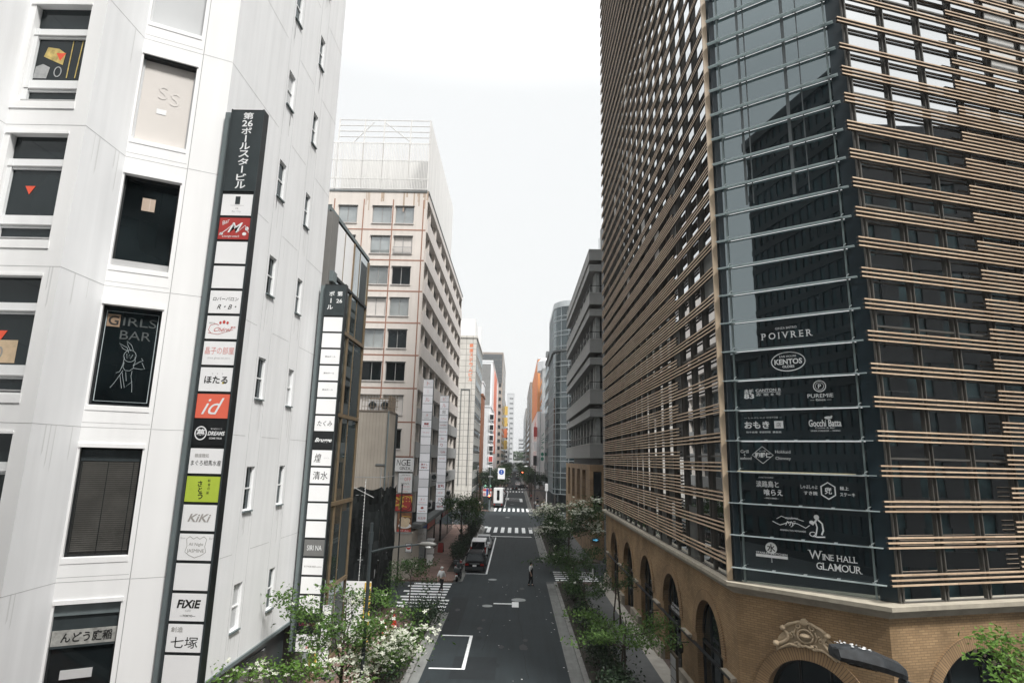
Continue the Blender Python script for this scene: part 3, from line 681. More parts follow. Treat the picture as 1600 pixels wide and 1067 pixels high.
def arch_ring(fr,uc,r,zs,wd,pr,parent,mt,ns=24,leg=0):
    m=MB(); path=[]
    if leg: path.append((math.pi,leg))
    for i in range(ns+1): path.append((math.pi-math.pi*i/ns,0))
    if leg: path.append((0,leg))
    acc=0; last=None
    for a,l in path:
        ri=(uc+r*math.cos(a),zs+r*math.sin(a)-l); ro=(uc+(r+wd)*math.cos(a),zs+(r+wd)*math.sin(a)-l)
        if last:
            li,lo=last; L=math.dist(li,ri)
            def F(pts,uv):
                if fr.flip: pts=pts[::-1]; uv=uv[::-1]
                m.face(pts,mt,uv)
            F([fr.p(li[0],pr,li[1]),fr.p(ri[0],pr,ri[1]),fr.p(ro[0],pr,ro[1]),fr.p(lo[0],pr,lo[1])],[(0,acc),(0,acc+L),(wd,acc+L),(wd,acc)])
            F([fr.p(lo[0],pr,lo[1]),fr.p(ro[0],pr,ro[1]),fr.p(ro[0],0,ro[1]),fr.p(lo[0],0,lo[1])],[(wd,acc),(wd,acc+L),(wd+pr,acc+L),(wd+pr,acc)])
            F([fr.p(li[0],-.02,li[1]),fr.p(ri[0],-.02,ri[1]),fr.p(ri[0],pr,ri[1]),fr.p(li[0],pr,li[1])],[(0,acc),(0,acc+L),(pr,acc+L),(pr,acc)])
            acc+=L
        last=(ri,ro)
    return m.build('arch_ring',parent)
ZC=5.55
st_arch=[(3.3+5.73*i,1.62,2.92) for i in range(5)]
bc_arch=[(2.32,1.42,2.42)]; bf_arch=[(3.35,1.95,2.6),(9.3,1.95,2.6)]
m=MB(); m2=ochre
arch_wall(m,SF,0,SFL,ZC,st_arch,m2,.36); arch_wall(m,BC,0,LBC,ZC,bc_arch,m2,.6); arch_wall(m,BF,0,FL,ZC,bf_arch,m2,.6)
m.face([SF.p(SFL,0,0),SF.p(SFL,-10,0),SF.p(SFL,-10,ZC),SF.p(SFL,0,ZC)],m2,[(0,0),(10,0),(10,ZC),(0,ZC)])
base=m.build('brick_base',rb)
for fr,arr,wd,pr in ((SF,st_arch,.42,.05),(BC,bc_arch,.40,.06),(BF,bf_arch,.42,.06)):
    for uc,r,zs in arr: arch_ring(fr,uc,r,zs,wd,pr,base,voussoir,leg=.0)
# dark shopfronts inside the arches
shopdark=mat('shop_interior',(.008,.009,.010),rough=.6,var=.5,scale=.8)
def arch_front(fr,uc,r,zs,d,letter=None,cols=3):
    m=MB(); ns=16
    pts=[(uc-r,0)]+[(uc+r*math.cos(math.pi-math.pi*i/ns),zs+r*math.sin(math.pi*i/ns)) for i in range(ns+1)]+[(uc+r,0)]
    P=[fr.p(u,d,z) for u,z in pts]; P=P[::-1] if not fr.flip else P
    m.face(P,gl_dark,[(u,z) for u,z in (pts[::-1] if not fr.flip else pts)])
    m.box(fr,uc-r,uc+r,d,d+.06,zs-.35,zs-.2,black)
    for c in range(cols+1):
        u=uc-r+2*r*c/cols; top=zs-.35 if c in (0,cols) else zs+math.sqrt(max(0,r*r-(u-uc)**2))-.02
        m.box(fr,u-.03,u+.03,d+.002,d+.055,0,top,black)
    o=m.build('shopfront',rb)
    m=MB(); ns=20; pr=None
    for i in range(ns+1):
        a=math.pi-math.pi*i/ns; q=[(uc+rr*math.cos(a),zs+rr*math.sin(a)) for rr in (r,r-.12)]
        if pr:
            P=[fr.p(pr[0][0],d+.05,pr[0][1]),fr.p(q[0][0],d+.05,q[0][1]),fr.p(q[1][0],d+.05,q[1][1]),fr.p(pr[1][0],d+.05,pr[1][1])]
            m.face(P if fr.flip else P[::-1],black)
        pr=q
    m.build('arch_frame',o)
    return o
for i,(uc,r,zs) in enumerate(st_arch):
    o=arch_front(SF,uc,r,zs,-.3)
    if i==1:
        g=G(); g.text('STEAK&WINE',0,.12,w=1.5,h=.13,m=lightink,bold=.02); g.text('RESTAURANTS',0,-.1,w=2.0,h=.2,m=lightink,bold=.03); g.build('lettering',o,SF,uc,zs-.02,-.22)
o=arch_front(BC,*bc_arch[0],-.56)
for uc,r,zs in bf_arch:
    o=arch_front(BF,uc,r,zs,-.56)
    m=MB(); litp=mat('arch_tile',(.50,.42,.34),rough=.6)
    rr=r-.2
    for i in range(13):
        a=math.pi*(i+.5)/13
        m.tube([BF.p(uc+rr*math.cos(a),-.5,zs+rr*math.sin(a)),BF.p(uc+rr*math.cos(a),-.47,zs+rr*math.sin(a))],.085 if i%2 else .06,litp,4 if i%2==0 else 10)
    m.build('arch_ornament',o)
# piers' plinths, impost stones and the thin black canopy bar
edges=[0]+[x for uc,r,zs in st_arch for x in (uc-r,uc+r)]+[SFL]
for a,b in zip(edges[::2],edges[1::2]):
    m=MB(); m.box(SF,a-.0,b,0,.22,0,.75,plate); m.box(SF,a+.3,b-.3,.22,.30,0,.32,plate); m.build('plinth',rb)
for a,b in zip(edges[::2],edges[1::2]): m=MB(); m.box(SF,(a+b)/2-.55,(a+b)/2+.55,0,.2,2.53,2.65,plate); m.build('impost',rb)
m=MB(); m.box(SF,.4,SFL-.4,.21,.25,2.57,2.62,black)
for uc,r,zs in st_arch: m.box(SF,uc-r,uc+r,.10,.209,2.58,2.61,black)
m.build('canopy_bar',rb)
lan=mat('lamp_glass',(.35,.33,.28),rough=.3)
for a,b in zip(edges[::2],edges[1::2]):
    m=MB(); c=SF.p((a+b)/2,.38,1.75); m.lathe(c,[(.02,.45),(.12,.34),(.13,.05),(.08,-.02),(.02,-.05)],black,8); m.box(SF,(a+b)/2-.03,(a+b)/2+.03,0,.36,2.16,2.2,black); m.build('wall_lantern',rb)
# cornice
m=MB()
poly=[(0,0,0)]
def cornice(d0,d1,z0,z1,mt):
    """mitred moulding along street face, chamfer and cross-street face"""
    def off(d):
        a=Vector((7.9-d,22.3+SFL)); 
        # intersections of the offset lines
        def inter(f1,f2):
            p1=f1.o.xy+f1.n.xy*d; p2=f2.o.xy+f2.n.xy*d; u1,u2=f1.u.xy,f2.u.xy
            den=u1.x*u2.y-u1.y*u2.x; t=((p2-p1).x*u2.y-(p2-p1).y*u2.x)/den; return p1+u1*t
        return [a,inter(SF,BC),inter(BC,BF),BF.o.xy+BF.n.xy*d+BF.u.xy*FL]
    I,O=off(d0),off(d1)
    for i in range(3):
        a,b,c,e=I[i],I[i+1],O[i+1],O[i]; acc=0
        L=(b-a).length
        m.face([(*e,z0),(*c,z0),(*c,z1),(*e,z1)],mt,[(0,z0),(L,z0),(L,z1),(0,z1)])
        m.face([(*e,z1),(*c,z1),(*b,z1),(*a,z1)],mt); m.face([(*a,z0),(*b,z0),(*c,z0),(*e,z0)],mt)
cornice(-.5,.07,ZC,5.63,plate); cornice(-.5,.14,5.63,5.72,plate); cornice(-.5,.24,5.72,5.80,plate); cornice(-2.2,.34,5.80,5.93,stone)
m.build('cornice',rb)
# glazing: pane by pane with tiny tilts, mullions, transoms
def pane(m,fr,u0,u1,z0,z1,d,mt,rn,t=.0025):
    a,b,c,e=[rn.uniform(-t,t) for _ in range(4)]
    q=[(u0,z0,a),(u1,z0,b),(u1,z1,a+b-c if 0 else c),(u0,z1,a-b+c)]
    P=[fr.p(u,d+x,z) for u,z,x in q]
    if fr.flip: P=P[::-1]
    m.face(P,mt)
rn=random.Random(11)
Z0=5.95; ROW=1.09; NR=int((TOP-Z0)/ROW)
BAY=1.74
def glazing(fr,u0,u1,mt,blinds,name,seed):
    m=MB(); n=int(round((u1-u0)/BAY)); g=random.Random(seed); mm=MB()
    for i in range(n):
        a=u0+(u1-u0)*i/n; b=u0+(u1-u0)*(i+1)/n
        for j in range(0,NR,2):
            z=Z0+ROW*j; pane(m,fr,a,b,z,min(z+2*ROW,TOP),-.02,blinds(i,j,g) or mt,g)
    o=m.build(name,rb)
    for i in range(n+1):
        a=u0+(u1-u0)*i/n
        mm.box(fr,a-.09,a-.03,-.02,.05,Z0,TOP,mull); mm.box(fr,a+.03,a+.09,-.02,.05,Z0,TOP,mull); mm.box(fr,a-.03,a+.03,-.02,.02,Z0,TOP,black)
    for j in range(0,NR,4):
        z=Z0+ROW*j; mm.box(fr,u0,u1,-.019,.03,z-.06+.02,z+.02,mull)
    mm.build('mullion',o)
    return o
blindm=mat('white_roller_blind',(.62,.62,.6),rough=.7,var=.04); bluem=mat('blue_banner',(.03,.07,.32),rough=.6,var=.3)
dimb=mat('dim_blind',(.10,.105,.10),rough=.6,var=.4,scale=1)
glazing(SF,.35,.35+BAY*17,gl_side,lambda i,j,g: (dimb if j<18 and g.random()<.16 else (blindm if i>2 and 8<j<30 and g.random()<.05 else None)),'street_glazing',5)
def fb(i,j,g):
    if i==3 and 20<j<26: return bluem
    if i>=4 and 14<j: return blindm if g.random()<.8 else None
    if i==4 and j>=8: return blindm if g.random()<.4 else None
    return None
glazing(FRf,.05,.05+BAY*8,gl_mirror,fb,'front_glazing',6)
m=MB(); m.face([SF.p(SFL,-.02,Z0),SF.p(SFL,-12,Z0),SF.p(SFL,-12,TOP),SF.p(SFL,-.02,TOP)],concd)
p=[SF.p(0,-.3,TOP),SF.p(SFL,-.3,TOP),SF.p(SFL,-16,TOP),FRf.p(FL,-.3,TOP),FRf.p(0,-.3,TOP)]; m.face(p[::-1],concd); m.build('roof',rb)
# slats
def slats(fr,u0,usplit,u1,split_hi,name,zsw,d0=.13,d1=.22,h=.056):
    m=MB(); g=random.Random(2)
    for k in range(NR):
        zb=6.48+ROW*k
        zz=[0,.15,.30] if zb<zsw else [0,.15]
        def bar(a,b,z):
            m.box(fr,a,b,d0,d1-.004,z-h/2,z+h/2-.006,shaded_slat_back); q=a; nb=math.floor((a-.05)/BAY)+1
            while q<b-1e-6:
                e=min(b,.05+BAY*nb+.3); nb+=1
                if e-q>.02: m.box(fr,q+.004,e-.004,d0+.045,d1+g.uniform(-.003,.003),z-h/2+.008,z+h/2,g.choice(tans),'bu')
                q=e
        for q in zz: bar(u0,u1,zb+q)
        ex=[.45,.60,.755] if zb<split_hi-5 else ([.45,.60] if zb<split_hi else [.30])
        for q in ex: bar(usplit,u1,zb+q)
        # joints in the slats
        u=u0+BAY
    return m.build(name,rb)
slats(SF,.12,5.85,SFL-.1,23,'slat_screen',24)
slats(FRf,-.46,4.83,13.9,30,'slat_screen',24)
m=MB(); m.box(SF,.05,.14,.05,.24,Z0,TOP,tanbar); m.build('slat_end_bar',rb)
# brackets carrying the slats
m=MB()
for fr,us in ((SF,[.35+BAY*i for i in range(18)]),(FRf,[.05+BAY*i for i in range(9)])):
    for u in us: m.box(fr,u-.02,u+.02,.05,.128,Z0+.3,TOP,mull)
m.build('slat_bracket',rb)
# corner: navy side panels, glass shaft, glass fins with patch fittings
LC=math.dist(K1,K2); G0,G1=.16,4.36
m=MB(); m.box(CH,-.02,G0,-.4,.0,Z0,TOP,navy); m.box(CH,G1,LC-.02,-.4,.0,Z0,TOP,navy)
for k in range(0,NR,3):
    z=Z0+ROW*k+.4
    m.box(CH,G1,LC-.02,.0,.004,z,z+.012,black); m.box(CH,-.02,G0,.0,.004,z,z+.012,black)
m.box(Fr(K1,(0,1),(-1,0)),-.0,.42,-.3,.04,Z0,TOP,navy)
m.build('corner_panel',rb)
m=MB(); g=random.Random(9); NF=int((TOP-6.33)/1.109)
m.fq(CH,G0,G1,-.03,Z0,6.39,gl_corner)
for k in range(NF):
    z=6.39+1.11*k; pane(m,CH,G0,G1,z+.01,z+1.099,-.03,gl_corner,g,.0012)
cg=m.build('corner_glazing',rb)
m=MB()
for u in (G0+.1,G1-.12): m.box(CH,u,u+.06,-.028,.02,Z0,TOP,mat('edge_glass',(.16,.20,.20),rough=.2))
for u,w_ in ((1.05,.10),(1.32,.05),(2.75,.12),(3.3,.04)): m.box(CH,u,u+w_,-.029,-.026,Z0+14,TOP,mat('inner_blind_strip',(.10,.115,.118),rough=.5))
m.build('edge_strip',cg)
fitting=mat('patch_fitting',(.55,.58,.58),rough=.3,metal=.5)
for k in range(NF):
    z=6.41+1.11*k; m=MB()
    m.box(CH,-.12,G1+.22,.02,.19,z-.012,z+.012,fin); m.box(CH,G0,G1,.0,.018,z+.013,z+.03,black)
    for q in range(5):
        u=G0+.12+(G1-G0-.24)*q/4; m.box(CH,u-.05,u+.05,-.02,.06,z+.014,z+.04,fitting)
        if q in (0,4): m.tube([CH.p(u,.06,z+.02),CH.p(u+.03,.10,z+.10),CH.p(u+.10,.12,z+.13)],.014,fitting,5)
    o=m.build('glass_fin',rb)
m=MB(); m.box(CH,G0+.1,G1-.35,.14,.165,9.755,9.78,mat('brass_strip',(.75,.66,.42),rough=.4)); m.build('light_strip',cg)
# white tenants' lettering on the corner glass
wi=whiteink
def cl(u,z,*ops):
    g=G()
    for o in ops: o(g)
    g.build('lettering',cg,CH,u,z,.004)
cl(2.18,14.72,(lambda g: g.serif('POIVRER',0,-.08,1.68,.24,wi,.45)),T('GINZA BISTRO',0,.18,w=.72,h=.08,m=wi))
cl(2.18,13.66,Rg(0,0,.56,.34,.03,wi),T('KENTOS',0,.0,w=.92,h=.2,m=wi,bold=.03),T('LIVE HOUSE',0,.19,w=.56,h=.07,m=wi,bold=.015),T('OLDIES',0,-.18,w=.4,h=.09,m=wi,bold=.02))
cl(1.22,12.57,T('赤坂',-.45,.06,w=.34,h=.2,m=wi,bold=.02),T('83',-.45,-.1,w=.36,h=.18,m=wi,bold=.03),T('CANTON B',.22,.1,w=.86,h=.1,m=wi,bold=.02),Ln([(-.2,.02),(.66,.02)],.015,wi),T('赤 坂 8 号',.22,-.06,w=.86,h=.1,m=wi))
cl(3.13,12.52,Rg(0,.2,.19,.19,.03,wi),Rg(0,.2,.13,.13,.015,wi),T('P',0,.2,h=.15,m=wi,bold=.02),T('PUREMIE',0,-.13,w=.8,h=.13,m=wi),T('— Ginza —',0,-.27,w=.66,h=.07,m=wi))
cl(1.2,11.42,T('おもき',-.22,.0,w=.86,h=.26,m=wi,bold=.025),Rc(.38,.68,-.13,.13,wi),T('店',.53,0,h=.16,m=ink,d=.003),T('— しゃぶしゃぶ 日本料理 —',0,.26,w=1.3,h=.06,m=wi),T('和牛会席  季節野菜  鉄板焼',0,-.26,w=1.2,h=.07,m=wi))
cl(3.2,11.45,T('Gocchi Batta',0,0,w=1.0,h=.24,m=wi,bold=.02),Dk(.12,.18,.12,.05,wi),Ln([(.2,.2),(.24,.24)],.05,wi),T('Cucina & Bar',0,-.16,w=.6,h=.05,m=wi),T('GINZA CORRIDOR — DINING',0,-.26,w=.9,h=.05,m=wi))
cl(1.12,10.35,Ln([(0,.3),(.36,0),(0,-.3),(-.36,0)],.02,wi,True),T('和都仁',0,.0,w=.54,h=.18,m=wi,bold=.03),T('か一寸庵',0,.14,w=.22,m=wi),T('Grill',-.62,.12,w=.28,m=wi),T('&',-.62,0,h=.06,m=wi),T('Seafood',-.62,-.12,w=.46,m=wi),T('Hokkaid',.68,.12,w=.5,m=wi),T('Chimney',.68,-.12,w=.5,m=wi))
cl(1.28,9.2,T('淡路鳥と',-.06,.14,w=.76,h=.22,m=wi,bold=.01),T('喰らえ',.12,-.14,w=.62,h=.22,m=wi,bold=.01),T('AWAJI TO KURAE',-.1,.36,w=.5,m=wi),T('—SINCE GINZA—',.05,-.34,w=.5,m=wi))
cl(3.18,9.2,Ln([(.24*math.cos(math.pi/6+math.pi/3*i)-.04,.27*math.sin(math.pi/6+math.pi/3*i)) for i in range(6)],.04,wi,True),T('兜',-.04,0,h=.22,m=wi,bold=.02),T('しゃぶしゃぶ',-.62,.1,w=.52,h=.13,m=wi,bold=.01),T('すき焼',-.58,-.1,w=.42,h=.13,m=wi,bold=.01),T('極上',.44,.1,w=.26,h=.12,m=wi,bold=.01),T('ステーキ',.52,-.1,w=.44,h=.12,m=wi,bold=.01))
cl(2.22,8.04,Ln([(-.9,.05),(-.8,0),(-.66,-.06),(-.5,0),(-.4,.06),(-.1,.02),(.15,-.1),(.28,0)],.022,wi),T('Mỹ',-.32,.0,w=.34,h=.2,m=wi,shear=.4),Ln([(-.76,.14),(-.6,.24),(-.4,.16),(-.2,.2),(.1,.12)],.018,wi),T('madame',-.28,.2,w=.4,m=wi,shear=.4),T('MODERN THAI VIETNAMESE',-.26,-.22,w=.8,h=.05,m=wi),
   Dk(.5,.28,.08,.08,wi),Ln([(.5,.2),(.42,.1),(.36,.02)],.05,wi),Dk(.34,.1,.07,.06,wi),Ln([(.54,.2),(.66,.08),(.68,-.14),(.62,-.28)],.05,wi),Ln([(.46,.12),(.5,-.05),(.46,-.26),(.36,-.34),(.5,-.36),(.72,-.34)],.04,wi),Rg(.36,-.28,.1,.07,.02,wi))
cl(1.22,6.98,Dk(0,.2,.19,.19,wi),T('水',.0,.2,h=.26,m=ink,d=.003,bold=.02),Rc(-.52,.52,-.12,-.03,wi),T('STANLEY\'S KITCHEN',0,.02,w=1.02,h=.07,m=wi,bold=.01),Ln([(0,-.12),(0,-.28)],.014,wi))
cl(3.16,6.93,(lambda g: g.serif('W',-.56,.18,.38,.28,wi)),(lambda g: g.serif('INE HALL',.16,.135,1.0,.19,wi,.12)),(lambda g: g.serif('GLAMOUR',.1,-.16,1.3,.22,wi,.1)))
# carved cartouche over the corner arch
m=MB(); c0=2.28
def scroll(pts,r0,r1,d=.10):
    n=len(pts); m.tube([BC.p(c0+x,d,z) for x,z in pts],[r0+(r1-r0)*i/(n-1) for i in range(n)],relief,7)
def spiral(cx,cz,r,a0,turns,r0,r1,s=1):
    n=int(14*turns); scroll([(cx+s*(r*(1-.8*i/n))*math.cos(a0+2*math.pi*turns*i/n),cz+(r*(1-.8*i/n))*math.sin(a0+2*math.pi*turns*i/n)) for i in range(n+1)],r0,r1)
pl_=[]
for i in range(17):
    x=-.95+1.9*i/16; pl_.append((x,3.86+.42*max(0,1-(x/1.0)**2)**.5*.6))
top=[(-.98,4.12),(-.86,4.42),(-.68,4.62),(-.60,4.82),(-.30,4.94),(-.12,5.02),(0,5.12),(.12,5.02),(.30,4.94),(.60,4.82),(.68,4.62),(.86,4.42),(.98,4.12)]
back=[BC.p(c0+x,.05,z) for x,z in (pl_+top[::-1])]; m.face(back,relief)
for a,b in zip(top,top[1:]):
    m.face([BC.p(c0+a[0],0,a[1]),BC.p(c0+b[0],0,b[1]),BC.p(c0+b[0],.05,b[1]),BC.p(c0+a[0],.05,a[1])],relief)
for s in (-1,1):
    scroll([(s*.06,5.0),(s*.2,4.98),(s*.34,4.92),(s*.5,4.86),(s*.64,4.74)],.05,.05); m.lathe(BC.p(c0+s*.68,.12,4.72),[(.01,-.09),(.08,-.05),(.1,0),(.08,.05),(.01,.09)],relief,10)
    scroll([(s*.66,4.66),(s*.55,4.56),(s*.54,4.44),(s*.64,4.32),(s*.8,4.22),(s*.9,4.2)],.05,.06); m.lathe(BC.p(c0+s*.93,.12,4.2),[(.01,-.1),(.09,-.06),(.11,0),(.09,.06),(.01,.1)],relief,10)
    spiral(.22*s,4.86,.11,.5,1.4,.035,.02,s); spiral(s*.26,4.30,.10,2.6,1.5,.04,.02,s); spiral(s*.46,4.5,.08,0,1.3,.03,.015,s)
    scroll([(s*.26,4.24),(s*.5,4.26),(s*.74,4.12),(s*.9,4.02)],.045,.03)
    for q in range(4): m.lathe(BC.p(c0+s*(.4+.07*q),.08,4.62-.05*q),[(.01,-.05),(.05,0),(.01,.05)],relief,7)
    scroll([(s*.3,4.45),(s*.36,4.6),(s*.3,4.75)],.03,.02)
scroll([(.23*math.cos(2*math.pi*i/20),4.58+.2*math.sin(2*math.pi*i/20)) for i in range(21)],.035,.035)
m.lathe(BC.p(c0,.06,4.58),[(.19,-.02),(.18,.03),(.12,.07),(.02,.09)],relief,16,axis='z')
for i in range(-3,4):
    a=i*.38; scroll([(0,4.92),(.16*math.sin(a),4.92+.2*math.cos(a))],.02,.045,.12)
scroll([(-.24,4.32),(-.1,4.26),(0,4.3),(.1,4.26),(.24,4.32)],.05,.05)
o=m.build('cartouche',rb,smooth=True)
# menu board leaning by the nearest pier
mb_=thing('menu_board','dark standing menu case with pale panels beside the nearest arcade pier','menu board',(7.15,27.4,.13))
m=MB(); fr=Fr((7.0,28.3),(0,1),(-1,0)); m.box(fr,-1.0,0,-.1,0,.14,1.9,mat('brown_case',(.10,.075,.045),rough=.5)); m.build('case',mb_)
m=MB(); 
for q in range(3): m.box(fr,-.92,-.08,0,.012,.45+q*.47,.85+q*.47,lightink)
m.build('menu_sheet',mb_)
# ------------------------------------------------------------------ towers behind the viewer, seen mirrored in the glass
rib=mat('tower_cladding',(.008,.010,.011),rough=.5,var=.2,streak=.5); gl_tw=glass('tower_glass',(.018,.036,.039),.02,var=.7,scale=.5)
def ribbed_tower(name,label,o,u,n,L,dep,h,pitch,floor):
    t=thing(name,label,'building',(o[0],o[1],0)); fr=Fr(o,u,n); m=MB()
    m.box(fr,0,L,-dep,-.25,0,h,gl_tw); m.build('glazing',t)
    m=MB(); k=0
    x=0
    while x<L: m.box(fr,x,x+pitch*.40,-.249,-.10,0,h,rib); x+=pitch
    m.build('rib',t); m=MB(); z=0
    while z<h: m.box(fr,0,L,-.24,-.02,z,z+floor*.3,rib); z+=floor
    m.build('floor_band',t)
    m=MB(); m.box(fr,-.4,L+.4,-dep-.3,.3,h,h+1.2,rib); m.build('parapet',t)
ribbed_tower('ribbed_tower','dark ribbed office tower mirrored in the glazed corner of the slatted building',(-34,-14.5),(1,.09),(-.09,1),46,20,51.5,1.25,2.6)
ribbed_tower('low_office_block','low dark office block mirrored beside the ribbed tower',(-75,-18),(1,0),(0,1),40,20,24,2.6,3.4)
ribbed_tower('grey_office_block','dark office block mirrored in the slatted cross street facade',(33.5,5.5),(.87,.49),(-.49,.87),24,18,35,3.2,3.5)
# ------------------------------------------------------------------ bronze framed glass building
bz=thing('bronze_glass_building','narrow glass building with bronze frames behind the second black sign','building',(-10,29.5,0))
bf=Fr((-9.0,26.1),(0,1),(1,0)); m=MB()
m.box(bf,0,7.55,-9,-.02,0,21.4,concd,'f'); m.fq(bf,0,7.55,-.25,0,21.4,shopdark); m.box(bf,0,7.55,-9,0,21.4,21.6,midgrey); m.build('body',bz)
m=MB(); m.box(bf,-.02,.9,-.6,.14,0,21.3,mat('taupe_panel',(.19,.185,.175),rough=.6,var=.1,streak=.5)); m.box(bf,.9,.98,-.3,.10,0,21.4,bronze); m.build('end_pier',bz)
zs=[.2,3.65,7.65,12.0,16.2,21.4]; us=[1.02,4.3,7.45]
gl_bz=glass('bronze_glass',(.02,.026,.026),.22)
for i in range(5):
    z0,z1=zs[i],zs[i+1]
    for j in range(2):
        a,b=us[j],us[j+1]; f=MB()
        f.box(bf,a,b,-.1,.07,z0-.1,z0+.08,bronze); mid=a+(b-a)*(.5 if j==0 else .42)
        f.box(bf,mid-.02,mid+.02,-.1,.0,z0+.1,z1-.12,bronze); f.box(bf,b-.05,b+.05,-.1,.05,z0+.1,z1-.12,bronze)
        if j==1: f.box(bf,a,a+.04,-.1,.0,z0+.1,z1-.12,bronze)
        o=f.build('window',bz)
        g=MB(); top=z1-.12
        if i==4: g.fq(bf,a,b,-.03,z0+.1,z0+2.3,gl_bz); g.fq(bf,a,b,-.025,z0+2.3,top,panelw if j==0 else gl_blue); g.box(bf,a,b,-.03,.05,z0+2.25,z0+2.4,black)  # pale upper sheet: reflected sky put into the pane colour
        else: g.fq(bf,a,b,-.03,z0+.1,top,gl_bz)
        if j==1: g.box(bf,mid+.3,b-.3,-.028,-.01,z0+.1,top-.4,dkgrey); 
        g.build('pane',o)
for z in (17.0,18.2):
    m=MB(); m.box(bf,.2,.75,.14,.32,z-.25,z+.25,midgrey); m.build('vent_box',bz)
# ------------------------------------------------------------------ siding clad little building and netted scaffold
sidm=brick('metal_siding',(.34,.305,.26),(.33,.295,.25),(.25,.22,.19),.22,40,.014,.6,off=0,var=.1,bump=.4)
sb=thing('siding_building','small windowless beige metal clad building with rooftop cage behind the netted scaffold','building',(-10,41,0))
m=MB(); m.bx(-13.5,-8.63,40,42.6,0,12.95,sidm); m.build('wall',sb)
m=MB(); m.bx(-13.5,-8.6,39.97,42.63,12.95,13.05,mat('brown_coping',(.16,.135,.11),rough=.6)); m.bx(-8.66,-8.60,39.9,40.02,0,13,midgrey); m.bx(-8.63,-8.55,42.3,42.7,0,13,dkgrey); m.bx(-9.3,-8.61,39.95,40,9.4,9.5,concd); m.build('coping',sb)
m=MB(); cm=mat('brown_cage',(.20,.16,.12),rough=.6)
for i in range(13): m.bx(-10.6+i*.2,-10.57+i*.2,40.3,40.33,13.05,14.1,cm)
for z in (13.3,13.7,14.08): m.bx(-10.6,-8.1,40.28,40.35,z,z+.03,cm)
m.bx(-8.75,-8.7,40.3,42.4,13.05,14.1,cm); m.bx(-10.6,-8.7,42.3,42.35,13.05,14.1,cm); m.build('roof_cage',sb)
for i in range(2):
    m=MB(); x=-10.3+i*.85; m.bx(x,x+.7,40.7,41.2,13.05,13.85,lightink); m.lathe((x+.35,40.69,13.45),[(.26,-.02),(.26,0),(.05,.01)],dkgrey,14,axis='y'); m.build('condenser',sb)
scf=thing('netted_scaffold','scaffold wrapped in sagging dark netting in front of the beige clad building','scaffold',(-9.6,38,0))
netm=mat('scaffold_net',(.008,.010,.010),rough=.8,spec=.15,var=.6,scale=1.0,streak=.15,bump=.35,bscale=3)
g=random.Random(4)
def drape(p0,p1,z0,z1,nx,nz,amp,seed):
    m=MB(); g=random.Random(seed); P={}
    nrm=Vector((p1[1]-p0[1],-(p1[0]-p0[0]),0)).normalized()
    for i in range(nx+1):
        for j in range(nz+1):
            t=i/nx; x=p0[0]+(p1[0]-p0[0])*t; y=p0[1]+(p1[1]-p0[1])*t; z=z0+(z1-z0)*j/nz
            d=amp*(.6*math.sin(t*9+j*.7)+.5*math.sin(t*17-j*1.3+seed)+g.uniform(-.6,.6)); 
            if i in (0,nx): d*=.2
            z+= -.22*math.sin(math.pi*((t*3)%1))*(j/nz)
            P[i,j]=(x+nrm.x*d,y+nrm.y*d,z)
    for i in range(nx):
        for j in range(nz): m.face([P[i,j],P[i+1,j],P[i+1,j+1],P[i,j+1]],netm)
    return m
drape((-12.2,37.6),(-8.25,37.6),.9,8.15,26,16,.13,1).build('net',scf,smooth=True)
drape((-8.25,37.6),(-8.25,42.2),.9,8.1,20,16,.12,2).build('net',scf,smooth=True)
pipe=mat('scaffold_pipe',(.30,.31,.31),rough=.4,metal=.5)
for x,y in ((-12,37.7),(-10.2,37.7),(-8.4,37.7),(-8.4,40),(-8.4,42)):
    m=MB(); m.tube([(x,y,0),(x,y,9.3 if y<40 else 9.0)],.03,pipe,7); m.build('standard',scf)
m=MB()
for z in (1.9,3.8,5.7,7.6,8.7): m.tube([(-12.2,37.72,z),(-8.2,37.72,z)],.024,pipe,6); m.tube([(-8.38,37.6,z),(-8.38,42.2,z)],.024,pipe,6)
m.tube([(-11.8,37.5,8.9),(-8.7,37.45,7.5)],.02,pipe,6); m.build('ledger',scf)
m=MB(); m.tube([(-9.2,37.25,8.6),(-9.22,37.2,.4)],.012,whiteink,5)
for i in range(40): m.lathe((-9.21,37.22,8.4-i*.2),[(.01,-.03),(.03,0),(.01,.03)],whiteink,5)
m.build('chain',scf)
# street level below the scaffold
bn=thing('banner_stand','upright white banner with a yellow stripe standing on the left pavement','banner',(-8.2,33.5,.13))
m=MB(); m.bx(-9.0,-7.6,33.5,33.54,.35,3.4,panelw); m.bx(-7.95,-7.6,33.48,33.5,.35,3.35,gold); m.build('banner_sheet',bn)
m=MB(); m.tube([(-9.0,33.56,.13),(-9.0,33.56,3.5)],.03,black); m.tube([(-7.6,33.56,.13),(-7.6,33.56,3.5)],.03,black); m.build('pole',bn)
g=G(); g.text('銀座',-.2,.3,h=.5,m=GR); g.build('lettering',bn,Fr((-8.3,33.5),(1,0),(0,-1)),0,2.2,.012)
bn2=thing('banner_stand','narrow yellow and white banner beside the foot of the second black sign','banner',(-8.6,29,.13))
m=MB(); m.bx(-8.85,-8.35,29,29.04,.6,3.2,panelw); m.bx(-8.95,-8.85,28.98,29.02,.6,3.2,gold); m.build('banner_sheet',bn2); m=MB(); m.tube([(-8.35,29.05,.13),(-8.35,29.05,3.3)],.025,black); m.lathe((-8.35,29.05,.13),[(.25,0),(.22,.08),(.03,.1)],black,12); m.build('pole',bn2)
rc=mat('red_cone',(.62,.05,.03),rough=.5)
